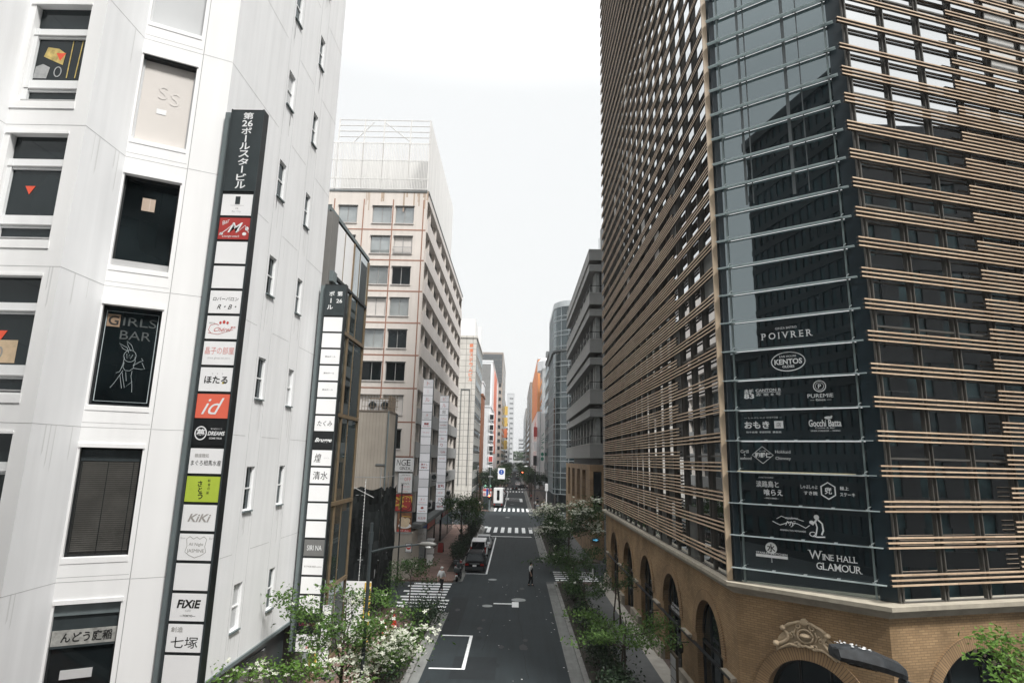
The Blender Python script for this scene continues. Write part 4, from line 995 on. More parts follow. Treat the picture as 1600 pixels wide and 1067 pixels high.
for i,(x,y,l) in enumerate(((-7.15,35.6,'nearer red traffic cone by the netted scaffold'),(-7.0,37.4,'farther red traffic cone by the netted scaffold'))):
    c=thing('traffic_cone',l,'traffic cone',(x,y,.13),group='red cones by the scaffold')
    m=MB(); m.lathe((0,0,0),[(.19,.03),(.04,.7),(.02,.71)],rc,14); m.lathe((0,0,0),[(.105,.42),(.075,.55),(.07,.55)],whiteink,14); o=m.build('cone',None); o.parent=c
    m=MB(); m.bx(-.22,.22,-.22,.22,0,.035,black); o=m.build('base',None); o.parent=c
# ------------------------------------------------------------------ pink office building
pk=mat('pink_render',(.69,.635,.585),rough=.85,var=.08,scale=.6,streak=.55,spec=.2)
pk2=mat('pale_pink_band',(.60,.56,.53),rough=.8,var=.14,scale=.5,streak=.5)
gband=mat('grey_band',(.31,.315,.31),rough=.8,var=.15,scale=.5,streak=.5)
tj=mat('terracotta_joint',(.33,.17,.12),rough=.8,var=.2)
rust=mat('rusty_streak',(.46,.36,.28),rough=.85,var=.25,scale=2,streak=.7)
louv=mat('white_louvre',(.72,.71,.69),rough=.6,var=.10,scale=1,streak=.8)
pb=thing('pink_office_building','pale pink ten storey office block with white louvred penthouse and terracotta joint lines','building',(-14,60,0))
PX,PY,PH=-8.9,52.1,34.77
pf=Fr((PX,PY),(-1,0),(0,-1)); ps=Fr((PX,PY),(0,1),(1,0))
zj=[30.83-2.975*k for k in range(0,9)]
ph=[]
for k in range(10):
    z0=31.47-2.975*k
    if z0<9.5: continue
    for u0,u1 in ((1.17,2.9),(3.27,5.08),(6.53,8.3),(9.0,10.6)): ph.append((u0,u1,z0,z0+1.7))
low=[(.5,2.1,5.0,6.4)]
m=MB(); m.wall(pf,0,12,0,PH,ph,pk,.16)
m.face([(PX-12,PY,0),(PX-12,PY+36,0),(PX-12,PY+36,PH),(PX-12,PY,PH)][::-1],pk); m.face([(PX-12,PY+36.7,0),(PX,PY+36.7,0),(PX,PY+36.7,PH),(PX-12,PY+36.7,PH)][::-1],pk)
m.face([(PX,PY,PH),(PX,PY+36.7,PH),(PX-12,PY+36.7,PH),(PX-12,PY,PH)],conc)
m.fq(ps,0,36.7,-.45,0,PH,shopdark); m.fq(ps,0,.5,0,0,PH,pk); m.fq(ps,36.2,36.7,0,0,PH,pk)
m.build('wall',pb)
m=MB()
for z in zj: m.box(pf,0,12,0,.012,z-.06,z+.06,tj)
for u in (.29,3.17,5.95,8.75): m.box(pf,u-.05,u+.05,0,.010,8,PH-.9,tj)
m.build('joint_line',pb)
m=MB(); g=random.Random(8)
for i in range(16):
    u=g.choice([.15,.9,2.0,4.2,5.5,6.1,7.5])+g.uniform(-.3,.3); L=g.uniform(.5,2.2); wq=g.uniform(.04,.16); m.fq(pf,u,u+wq,.004+i*.0004,PH-L,PH-.02,rust)
m.build('rust_stain',pb)
wf=mat('grey_window_frame',(.33,.33,.32),rough=.5)
for i,(a,b,c,d) in enumerate(ph):
    g=random.Random(i*7+1); dark=d<20.5
    pm=gl_win if dark or g.random()<.1 else g.choice([gl_blue,gl_blue,beigeb,gl_blue])
    if dark and g.random()<.35: pm=g.choice([beigeb,frost])
    o=sash(pf,a,b,c,d,-.14,pb,pm,wf,cols=2,rows=1,t=.05)
    q=MB(); q.box(pf,a-.05,b+.05,-.02,.08,c-.07,c,pk2); q.build('sill',o); q=MB(); q.box(pf,a-.05,b+.05,-.02,.10,d,d+.05,concd); q.build('lintel',o)
    if i==5 and 0: pass
m=MB()
for x in range(16): m.box(pf,1.2+x*.11,1.22+x*.11,.1,.12,28.55,29.1,joint)
m.box(pf,1.17,2.95,.09,.13,29.08,29.12,joint); m.box(pf,1.17,2.95,.09,.13,28.52,28.56,joint); m.build('window_guard',pb)
# street side: spandrel bands and fins
for k in range(10):
    z=PH-.55-2.975*k; zt=z+.55 if k==0 else z+1.15
    if z<4.5: break
    m=MB(); m.box(ps,.45,36.3,-.44,.12,z-.45 if k else z-.35,zt-.25 if k else zt,pk2 if k<7 else gband); m.build('spandrel',pb)
    zb=z-.45-1.68 if k else z-.35-1.7
    u=2.6
    while u<36: f=MB(); f.box(ps,u,u+.55,-.44,-.06,zb-.15,z-.44 if k else z-.34,pk); f.build('fin',pb); u+=4.3
    f=MB(); f.fq(ps,.5,36.2,-.40,zb-.1,z-.4,gl_win); f.build('window_band',pb)
m=MB(); m.box(ps,0,36.7,-.3,.16,PH-.2,PH,concd); m.box(pf,0,12,-.3,.05,PH-.18,PH,concd); m.build('parapet',pb)
# penthouse screen
lf=Fr((PX-.0,PY+.02),(-1,0),(0,-1)); m=MB()
for i in range(62):
    u=.05+i*.15; m.box(lf,u,u+.065,-.08,0,PH+.15,PH+4.9 if i>0 else PH+7.4,louv)
for z in (PH+.15,PH+1.2,PH+3.1,PH+4.9): m.box(lf,.02,9.4,-.12,-.02,z,z+.09,louv)
m.build('louvre_screen',pb)
m=MB(); 
for u in (.02,1.9,4.5,6.4,8.9): m.box(lf,u,u+.11,-.2,-.08,PH,PH+7.5,louv)
for z in (5.6,6.2,6.8,7.4): m.box(lf,.02,9.0,-.2,-.1,PH+z,PH+z+.05,louv)
m.tube([lf.p(1.6,-.15,PH+4.9),lf.p(4.5,-.15,PH+7.2)],.05,louv,5); m.tube([lf.p(7.6,-.15,PH+4.9),lf.p(5.6,-.15,PH+7.2)],.05,louv,5); m.build('frame',pb)
m=MB(); m.bx(PX-9.3,PX-.35,PY+3,PY+18,PH,PH+4.6,mat('pale_plant_room',(.66,.655,.64),rough=.8,var=.06,streak=.7)); m.bx(PX-.14,PX-.02,PY+.2,PY+20.5,PH+.1,PH+7.5,louv); m.build('plant_room',pb)
# ground floor and signs on the pink building
m=MB(); m.bx(PX-2.2,PX+.35,PY-.6,PY+3.6,0,3.75,mat('beige_ground_wall',(.40,.36,.31),rough=.8,var=.1,streak=.5)); m.box(Fr((PX-2.2,PY-.6),(1,0),(0,-1)),0,2.55,0,.05,3.7,3.82,conc); m.build('ground_floor_wall',pb)
m=MB(); m.box(ps,.6,36,.0,.9,4.0,4.35,concd); m.build('canopy',pb)
for i,(u0,u1) in enumerate(((4.5,9),(10,15),(16,20),(22,28),(29,35))):
    m=MB(); m.box(ps,u0,u1,-.3,.1,.1,3.9,gl_dark); m.box(ps,u0,u1,.1,.2,2.9,3.6,(bluem,coral,panelw,crimson,lime)[i]); m.build('shopfront',pb)
def flat_sign(name,label,x0,x1,y,z0,z1,bg,ops,dep=.12,frame=dkgrey,cat='sign',group=None):
    t=thing(name,label,cat,((x0+x1)/2,y,z0),group=group)
    m=MB(); m.bx(x0,x1,y,y+dep,z0,z1,frame); m.build('housing',t); e=.04
    m=MB(); m.bx(x0+e,x1-e,y-.015,y,z0+e,z1-e,bg); p=m.build('panel',t)
    if ops:
        g=G()
        for f in ops: f(g)
        g.build('lettering',p,Fr(((x0+x1)/2,y-.015),(1,0),(0,-1)),0,(z0+z1)/2,.006)
    return t
SX=1.04
flat_sign('shop_sign','white sign with large black serif capitals high on the pink building',-11.2,-8.72,51.8,8.72,9.95,panelw,[T('N',-.1,.18,w=.36,h=.5,m=ink,shear=.15,bold=-.01),T('G',.33,.18,w=.4,h=.52,m=ink,shear=.15,bold=-.01),(lambda g: g.serif('E',.75,.18,.32,.5,ink)),(lambda g: g.serif('GINZA',.45,-.3,.9,.24,ink,.2)),Dk(1.0,-.45,.06,.06,lightink)])
flat_sign('shop_sign','white sign with red and grey small print between black lettered sign and red sign',-10.05,-8.78,51.8,6.95,8.66,panelw,[T('JAPAN',0,.65,w=.7,h=.15,m=GR),T('SEVEN',-.3,.35,w=.36,h=.1,m=lightink),T('0FF',.2,.32,w=.56,h=.3,m=pinkink),T('MEN\'S',0,-.05,w=.7,h=.15,m=GR),T('SALON 50%',0,-.3,w=.8,h=.1,m=pinkink),T('LADIES and MEN',0,-.52,w=.8,h=.1,m=lightink),T('OPEN',0,-.7,w=.5,h=.1,m=pinkink)])
flat_sign('shop_sign','red sign with a big yellow character above the dumpling picture',-10.7,-8.72,51.8,5.45,6.9,crimson,[T('料',-.42,0,h=1.1,m=gold,bold=.03),T('理',.42,0,h=1.1,m=gold,bold=.03),Rg(.42,0,.5,.62,.05,ink)])
dp=mat('dish_brown',(.22,.10,.05),rough=.6,var=.4,scale=4); bun=mat('bun_cream',(.72,.58,.40),rough=.6,var=.15,scale=5)
flat_sign('picture_sign','square picture sign of pale dumplings under the red sign',-9.95,-8.65,51.8,3.75,5.4,dp,[Dk(.05,-.28,.55,.22,whiteink),Dk(0,-.12,.42,.3,bun,.003),Dk(-.18,.18,.26,.24,bun,.004),Dk(.24,.14,.26,.24,bun,.005),Ln([(-.2,.5),(.5,.45)],.05,gold),Rc(-.6,.6,-.76,-.58,crimson),T('餃子 点心',0,-.67,w=.8,h=.12,m=whiteink,d=.004)])
ns_=flat_sign('round_no_entry_sign','small square board with a red no entry disc by the beige wall',-9.0,-8.45,51.2,2.25,2.95,panelw,[Dk(0,.08,.2,.2,redink),(lambda g: g.rect(-.13,.13,.04,.12,whiteink,.003)),T('自転車を除く',0,-.24,w=.4,h=.07,m=ink)])
# projecting lightbox columns
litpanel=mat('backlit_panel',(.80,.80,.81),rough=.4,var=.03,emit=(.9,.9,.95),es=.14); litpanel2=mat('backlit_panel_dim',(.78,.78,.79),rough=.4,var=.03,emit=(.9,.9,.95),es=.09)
def lightbox(label,x0,x1,y,z0,z1,n,ops):
    t=thing('lightbox_sign',label,'sign',((x0+x1)/2,y,z0)); m=MB()
    m.bx(x0,x1,y,y+.35,z0,z1,midgrey); m.build('housing',t)
    fr=Fr(((x0+x1)/2,y),(1,0),(0,-1)); h=(z1-z0-.06)/n
    for i in range(n):
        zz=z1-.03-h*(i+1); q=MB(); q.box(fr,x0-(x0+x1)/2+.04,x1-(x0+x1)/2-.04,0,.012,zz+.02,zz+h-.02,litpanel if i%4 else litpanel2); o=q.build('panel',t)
        if i in ops:
            g=G()
            for f in ops[i]: f(g)
            g.build('lettering',o,fr,0,zz+h/2,.016)
    for zz in (z0+.8,(z0+z1)/2,z1-.8):
        q=MB(); q.bx(x0-.25,x0,y+.1,y+.2,zz,zz+.08,dkgrey); q.build('bracket',t)
def crown(g): 
    for x in (-.16,-.06,.06,.16): g.disc(x,.06,.05,.08,redink)
    g.rect(-.2,.2,-.06,.0,redink)
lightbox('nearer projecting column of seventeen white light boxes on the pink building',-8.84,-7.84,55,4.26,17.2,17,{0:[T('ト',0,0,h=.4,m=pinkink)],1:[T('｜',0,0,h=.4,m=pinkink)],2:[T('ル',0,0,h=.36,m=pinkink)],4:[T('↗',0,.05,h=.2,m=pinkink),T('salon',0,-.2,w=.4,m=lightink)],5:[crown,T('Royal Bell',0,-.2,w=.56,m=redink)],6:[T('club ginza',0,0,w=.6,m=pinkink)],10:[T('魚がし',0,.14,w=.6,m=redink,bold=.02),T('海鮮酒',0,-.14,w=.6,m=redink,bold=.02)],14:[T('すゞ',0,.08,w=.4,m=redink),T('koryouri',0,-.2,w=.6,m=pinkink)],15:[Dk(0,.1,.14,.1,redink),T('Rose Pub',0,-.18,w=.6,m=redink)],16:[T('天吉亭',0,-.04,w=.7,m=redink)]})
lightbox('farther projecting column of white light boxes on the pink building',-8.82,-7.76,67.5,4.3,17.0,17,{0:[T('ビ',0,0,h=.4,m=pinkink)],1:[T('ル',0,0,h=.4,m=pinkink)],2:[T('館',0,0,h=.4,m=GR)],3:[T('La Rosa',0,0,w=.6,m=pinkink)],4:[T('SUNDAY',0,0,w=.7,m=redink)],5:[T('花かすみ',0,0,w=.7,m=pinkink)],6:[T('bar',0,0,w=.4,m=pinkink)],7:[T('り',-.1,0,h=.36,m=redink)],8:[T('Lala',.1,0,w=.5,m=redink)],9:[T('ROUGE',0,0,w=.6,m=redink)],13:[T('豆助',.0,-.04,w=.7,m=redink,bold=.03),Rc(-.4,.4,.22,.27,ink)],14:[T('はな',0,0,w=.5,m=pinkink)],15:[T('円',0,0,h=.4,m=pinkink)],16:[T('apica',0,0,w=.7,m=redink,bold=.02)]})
t=flat_sign('shop_sign','grey lettered box sign hanging below the nearer light box column',-8.7,-7.75,54.6,2.6,3.85,lightink,[T('BAR',0,.1,w=.6,m=GR),T('2F',0,-.3,h=.2,m=GR)])
# ------------------------------------------------------------------ grey building with stacked balconies, right
gb=thing('balcony_building','grey concrete building with stacked balcony bands over an ochre stone base right of the street','building',(14,78,0))
gm=mat('grey_balcony',(.26,.262,.254),rough=.8,var=.10,scale=.7,streak=.4); lite=mat('balcony_edge',(.34,.345,.33),rough=.7,var=.1)
ob=brick('ochre_cladding',(.30,.205,.12),(.27,.185,.11),(.16,.11,.07),1.4,1.0,.02,.8)
GX,GY=7.9,64.0; gf_=Fr((GX,GY),(1,0),(0,-1)); gs=Fr((GX,GY),(0,1),(-1,0)); GL=30
s=GY/920.0
def zpx(y,Y=GY): return 10+(717+2.6-y)/920.86*Y*1.0
bands=[(378.7,397.5),(405,416),(452,472),(480,491),(528.5,551),(559,570),(609,632),(640,652),(692.6,715)]
m=MB(); m.bx(GX+1.2,GX+16,GY+1.3,GY+GL,0,33.4,mat('grey_core',(.23,.235,.23),rough=.85,var=.15,streak=.4)); m.build('core',gb)
m=MB(); m.bx(GX+1.45,GX+12,GY-1.2,GY+1.29,0,36.5,mat('flank_wall',(.23,.235,.235),rough=.85,var=.12,streak=.6)); m.bx(GX+2.5,GX+12,GY-2.4,GY-1.2,0,38,MATS['flank_wall']); m.build('flank_wall',gb)
for i,(a,b) in enumerate(bands):
    z1,z0=zpx(a),zpx(b); m=MB()
    m.bx(GX,GX+1.6,GY,GY+GL,z0,z1,gm); m.bx(GX-.03,GX+1.6,GY-.03,GY+GL,z1-.1,z1,lite); m.build('balcony_band',gb)
for (a,b) in ((416,452),(491,528.5),(570,609),(652,692.6)):
    z1,z0=zpx(a),zpx(b); m=MB(); u=1.6
    m.fq(gs,1.3,GL,-1.1,z0,z1,gl_win); m.build('window_band',gb)
    while u<GL: m=MB(); m.box(gs,u,u+.9,-1.19,-.7,z0-.1,z1+.1,conc); m.build('column',gb); u+=3.4
    m=MB(); m.box(gf_,.75,1.19,-1.3,-.5,z0-.1,z1+.1,conc); m.build('column',gb)
    m=MB(); m.box(gs,.1,GL,-.1,-.04,z0+.75,z0+.82,black); m.box(gf_,.1,1.5,-.1,-.04,z0+.75,z0+.82,black); u=.1
    while u<GL: m.box(gs,u,u+.04,-.1,-.05,z0,z0+.78,black); u+=1.5
    m.build('railing',gb)
zt=zpx(725); hs=[(4,7.5,5.2,9.0),(10,13.5,5.2,9.0),(16.5,20,5.2,9),(23,26.5,5.2,9)]
m=MB(); m.wall(gs,0,GL,0,zt,hs,ob,.5); m.wall(gf_,0,1.45,0,zt,[(.35,1.25,4.8,8.9)],ob,.4); m.face([(GX,GY,zt),(GX+1.4,GY,zt),(GX+1.4,GY+GL,zt),(GX,GY+GL,zt)],conc)
m.face([(GX,GY+GL,0),(GX+8,GY+GL,0),(GX+8,GY+GL,zt),(GX,GY+GL,zt)][::-1],ob); m.build('stone_base',gb)
for h in hs: sash(gs,*h,-.45,gb,gl_dark,black,cols=1,rows=3)
sash(gf_,.35,1.25,4.8,8.9,-.35,gb,gl_dark,black,cols=1,rows=1)
m=MB(); m.bx(GX+1.46,GX+1.9,GY-1.7,GY-1.21,0,4.0,gband); m.build('buttress',gb)
ar=thing('blue_arrow_sign','small lit blue arrow sign on the stone base of the balcony building','sign',(GX+.7,GY-.1,2))
cy=mat('lit_cyan',(.1,.4,.6),emit=(.15,.6,.95),es=.25); m=MB(); m.bx(GX+.2,GX+.9,GY-.1,GY-.01,1.8,2.2,dkgrey); m.build('housing',ar)
g=G(); g.rect(-.26,.05,-.05,.05,cy); g.poly([(.0,.15),(.28,0),(0,-.15)],cy,.003); g.build('arrow',ar,Fr((GX+.55,GY-.1),(1,0),(0,-1)),0,2.0,.006)
m=MB()
for x in (1.7,2.2,2.8): m.tube([(GX+x,GY+4,33.4),(GX+x,GY+4,36.6)],.05,steel,6)
m.build('roof_mast',gb)
# ------------------------------------------------------------------ curved glass tower
gt=thing('curved_glass_tower','glass tower with a rounded corner and pale horizontal bands beyond the balcony building','building',(13,125,0))
def rounded(x0,x1,y0,y1,r,n=10,inset=0):
    pts=[]
    for i in range(n+1):
        a=math.pi+math.pi/2*i/n; pts.append((x0+inset+r+ (r)*math.cos(a),y0+inset+r+r*math.sin(a)))
    return pts+[(x1,y0+inset),(x1,y1),(x0+inset,y1)]
GTX=7.6; gz=41.5
m=MB(); m.poly(rounded(GTX,22,118.5,140,4.6),3.4,gz,glass('tower_blue_glass',(.014,.024,.028),.10,(.9,.98,1),scale=.12)); m.build('glazing',gt,smooth=False)
m=MB()
for k in range(12):
    z=3.4+k*3.2
    for dz in (0,.9): m.poly(rounded(GTX,22,118.5,140,4.6,10,-.08),z+dz,z+dz+.12,steel)
m.poly(rounded(GTX,22,118.5,140,4.6,10,-.4),gz-9.5,gz-9.1,concd); m.poly(rounded(GTX,22,118.5,140,4.6,10,-.1),gz,gz+1.2,mat('pale_parapet',(.5,.53,.54),rough=.6)); m.build('floor_band',gt)
m=MB(); 
for i in range(11):
    u=i*1.6; 
    m.box(Fr((GTX,123.1),(0,1),(-1,0)),u,u+.09,-.02,.09,3.4,gz,steel)
for p in rounded(GTX,22,118.5,140,4.6,4)[:-3]: m.tube([(*p,3.4),(*p,gz)],.07,steel,5)
m.build('mullion',gt)
m=MB(); m.poly(rounded(GTX+.6,22,119,140,4.4),0,3.4,gl_dark); m.build('ground_floor',gt)
m=MB()
for z in (9,13,17,21): m.box(Fr((GTX,125),(0,1),(-1,0)),0,1.6,-.0,.03,z,z+1.5,shopdark)
m.build('open_vent',gt)
# ------------------------------------------------------------------ buildings farther along the street
def far_bld(name,label,side,x,y0,y1,h,wm,front=None,street=None,width=14,bands=True,floor=3.4,wmat=None,z0=0):
    t=thing(name,label,'building',(x+side*4,(y0+y1)/2,0)); wmat=wmat or gl_win
    fr=Fr((x,y0),(side,0),(0,-1)); st=Fr((x,y0),(0,1),(-side,0)); L=y1-y0
    m=MB(); xa,xb=sorted((x,x+side*width)); m.bx(xa,xb,y0,y1,z0,h,wm); m.build('wall',t)
    m=MB(); m.bx(xa-.15,xb+.15,y0-.15,y1+.15,h,h+.5,wm); m.build('parapet',t)
    for style,f,w_ in ((front,fr,width),(street,st,L)):
        if not style: continue
        kind,a,b=style; z=4.2
        while z+1.9<h-.5:
            m=MB()
            if kind=='band': m.box(f,a,min(b,w_),0,.05,z,z+1.7,wmat)
            else:
                u=a
                while u+1.2<=min(b,w_): m.box(f,u,u+1.2,0,.05,z,z+1.7,wmat); m.box(f,u-.06,u+1.26,0,.09,z-.1,z,wm); u+=2.1
            m.build('window_band',t); z+=floor
    m=MB(); m.box(st,.3,L-.3,0,.25,.2,3.4,gl_dark); m.build('shopfront',t)
    return t,fr,st
crt=brick('cream_tile',(.60,.575,.53),(.57,.545,.50),(.30,.285,.26),1.35,1.2,.055,.6,off=0,var=.07)
bgrey=mat('side_grey',(.30,.305,.29),rough=.8,var=.15,streak=.5)
t,fr,st=far_bld('tiled_building','cream tiled building with an orange vertical name at the far left corner of the crossing',-1,-8.7,121.5,143,34.8,crt,None,('win',1,22),14)
m=MB(); m.box(st,0,21.5,.002,.012,0,34.6,bgrey,'b'); 
m.build('street_cladding',t)
m=MB(); m.box(fr,1.0,1.12,0,.14,4.6,24,concd); m.box(fr,2.75,2.87,0,.14,4.6,24,concd); m.box(fr,1.0,2.87,0,.14,23.9,24.05,concd); m.build('recess_frame',t)
g=G()
for i,c in enumerate('銀座ステラムビル'): g.text(c,0,3.6-i*1.02,h=.82,w=.8,m=orange,bold=.02)
g.build('lettering',t,fr,1.05,29.6,.02)
m=MB(); m.bx(-13,-9.4,126,134,34.8,40,mat('white_plant',(.72,.72,.71),rough=.7,var=.05)); m.bx(-9.8,-8.9,138,139,34.8,41,MATS['white_plant']); m.build('plant_room',t)
brn=mat('brown_brick_wall',(.28,.115,.06),rough=.8,var=.15,streak=.3)
far_bld('brown_building','narrow red brown building just beyond the cream tiled building',-1,-8.5,146,156,25.3,brn,None,None,10)
far_bld('white_slim_building','plain white building rising behind the red brown building',-1,-9.4,162,171,30.5,mat('plain_white',(.66,.67,.68),rough=.7,var=.06,streak=.4),None,None,14)
wht=mat('far_white',(.70,.71,.72),rough=.7,var=.06,streak=.4)
t,fr,st=far_bld('white_stacked_building','white building with tight rows of dark windows beyond the red brown building',-1,-7.6,173,198,24.8,wht,('band',2.0,4.0),('win',1,24),12,floor=2.1)
for i,(c,mm) in enumerate(((ink,0),(redink,1),(ink,2),(gl_dark,3),(ink,4),(gl_dark,5))):
    q=MB(); q.bx(-7.9,-6.5,172.6,173,6+i*3,8+i*3,panelw); q.bx(-7.75,-6.65,172.56,172.6,6.2+i*3,7.6+i*3,c); q.build('projecting_sign',t)
t,fr,st=far_bld('dark_fronted_tower','tall building with a dark grey end wall and a coral stripe on its white side',-1,-8.6,201,268,42.8,wht,None,None,16)
m=MB(); m.box(fr,.6,16,.0,.06,0,42,mat('end_wall_grey',(.19,.19,.185),rough=.7,var=.1)); m.build('end_wall',t)
m=MB(); m.box(st,18,45,.0,.1,12,42.5,mat('coral_wall',(.62,.20,.13),rough=.6,var=.1)); m.build('coral_stripe',t)
t,fr,st=far_bld('grid_tower','tallest dark gridded tower on the left of the street with a beige street side',-1,-7.4,292,365,62,mat('far_beige',(.36,.31,.27),rough=.8,var=.12,streak=.4),('win',.5,16),('win',2,70),18)
m=MB(); m.box(fr,.2,18,0,.08,47,61.5,mat('dark_grid',(.085,.095,.10),rough=.5,var=.2))
for i in range(16): m.box(fr,.3+i*1.1,.42+i*1.1,.08,.2,47,61.5,concd)
for i in range(5): m.box(fr,.2,18,.08,.18,47+i*3,47.3+i*3,concd)
m.build('grid_screen',t)
t,fr,st=far_bld('ochre_sign_building','beige far building carrying stacked ochre sign boards over the street',-1,-7.6,372,440,46,mat('far_cream',(.50,.45,.38),rough=.8,var=.1),('win',1,12),('win',2,60),14)
for z in (16,23,30,37):
    q=MB(); q.bx(-7.6,-5.6,371,372,z,z+5.5,gold if z!=23 else orange); q.build('projecting_sign',t)
far_bld('far_white_building','low white building near the far end of the street on the left',-1,-5.5,452,540,38,wht,('win',1,10),('win',3,80),12)
far_bld('striped_tower','pale grey tower of balcony stripes closing the far end of the street',-1,-3.0,660,700,82,mat('far_pale',(.50,.51,.52),rough=.8,var=.08),('band',1,5),None,8,floor=5.5,wmat=concd)
far_bld('distant_tower','faint distant slab tower over the end of the street',1,4,1000,1030,44,mat('distant_grey',(.5,.51,.52),rough=.8),('band',1,9),None,11,floor=6)
# right
far_bld('dark_tiled_building','dark grey tiled building next to the curved glass tower',1,7.6,141,158,35,concd,('win',1,10),('win',1,16),14)
t,fr,st=far_bld('white_sign_building','white building with a tall fin sign in green letters right of the street',1,7.9,162,187,27,wht,('win',1,12),('win',1,24),14)
m=MB(); m.bx(6.6,7.7,161.4,161.9,6,22.5,panelw); m.bx(6.45,6.6,161.3,161.95,5.8,22.7,steel); p=m.build('fin_sign',t)
g=G(); grn=mat('green_ink',(.02,.22,.15),rough=.6)
for i,c in enumerate('ノンアル'): g.text(c,0,4.2-i*1.15,h=.85,m=grn,bold=.02)
g.disc(0,-1.0,.42,.5,grn); g.disc(0,-2.2,.42,.5,grn); g.build('lettering',p,Fr((7.15,161.4),(1,0),(0,-1)),0,12.5,.01)
t,fr,st=far_bld('grey_glass_building','grey banded glass building with white roof drum behind the green lettered sign',1,8.2,191,209,39,mat('far_grey',(.30,.31,.31),rough=.7,var=.1),('band',.6,11),('band',.5,17),14,wmat=gl_blue)
m=MB(); m.lathe((13,200,39.5),[(6.2,0),(6.2,3.2),(5.2,4.2),(.2,4.4)],wht,24); m.build('roof_drum',t)
m=MB(); m.bx(11.5,16,199,203,43.8,51.5,mat('billboard_grey',(.45,.47,.48),rough=.6,var=.1)); m.bx(9.6,12.6,196,200,43.5,46,concd); m.build('roof_billboard',t)
orw=mat('orange_wall',(.66,.27,.10),rough=.6,var=.08)
t,fr,st=far_bld('orange_building','building with a broad orange street side above white right of the street',1,7.4,212,322,46,wht,None,None,12)
m=MB(); m.box(st,1,70,0,.15,27,45.8,orw); m.box(fr,0,3,.0,.12,27,45.8,orw); m.build('orange_cladding',t)
g=G(); 
for x in (-1,0,1): g.rect(x*4.2-1.5,x*4.2+1.5,-3,2,redink); g.disc(x*4.2,2,1.5,1.6,redink)
g.build('arched_motif',t,st,22,21,.02)
for z in (8,13,18): 
    q=MB(); q.bx(6.2,7.4,211,211.6,z,z+3.4,(crimson,panelw,ink)[z%3]); q.build('projecting_sign',t)
far_bld('brown_far_building','brown far building with white sign boards beyond the orange one',1,7.3,328,420,52,mat('far_brown',(.30,.24,.20),rough=.8,var=.15,streak=.4),('win',1,10),('win',2,90),12)
far_bld('grey_far_building','grey far building nearest the end of the street on the right',1,6.8,428,560,46,mat('far_grey2',(.38,.37,.36),rough=.8,var=.12),('win',1,10),('win',2,130),12)
m=MB(); m.bx(-40,40,705,712,6.5,8.6,mat('viaduct_grey',(.42,.43,.42),rough=.8))
for x in range(-38,40,12): m.bx(x-.8,x+.8,707,710,0,6.5,MATS['viaduct_grey'])
v=thing('viaduct','pale viaduct crossing the far end of the street','bridge',(0,708,0)); m.build('deck',v)
# ------------------------------------------------------------------ trees
lf_near=leafmat('leaf_bright',(.045,.105,.018),(.12,.21,.05),.3); lf_mid=leafmat('leaf_green',(.018,.048,.014),(.06,.115,.03),.25)
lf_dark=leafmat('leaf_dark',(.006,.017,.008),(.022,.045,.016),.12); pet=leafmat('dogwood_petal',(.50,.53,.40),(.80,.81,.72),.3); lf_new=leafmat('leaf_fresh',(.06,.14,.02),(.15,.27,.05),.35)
bark=mat('bark',(.055,.045,.036),rough=.95,var=.35,scale=6,bump=.4)
def leaf_quad(m,c,s,mt,g,up=.5,asp=.55):
    n=Vector((g.gauss(0,1),g.gauss(0,1),g.gauss(0,1)+up*2)); n.normalize()
    a=n.orthogonal().normalized(); a.rotate(Matrix.Rotation(g.uniform(0,6.28),3,n)); b=n.cross(a)
    f=n*s*.12
    m.face([c-a*s*.5,c-b*s*asp*.5+f,c+a*s*.5,c+b*s*asp*.5+f],mt,[(0,0)]*4)
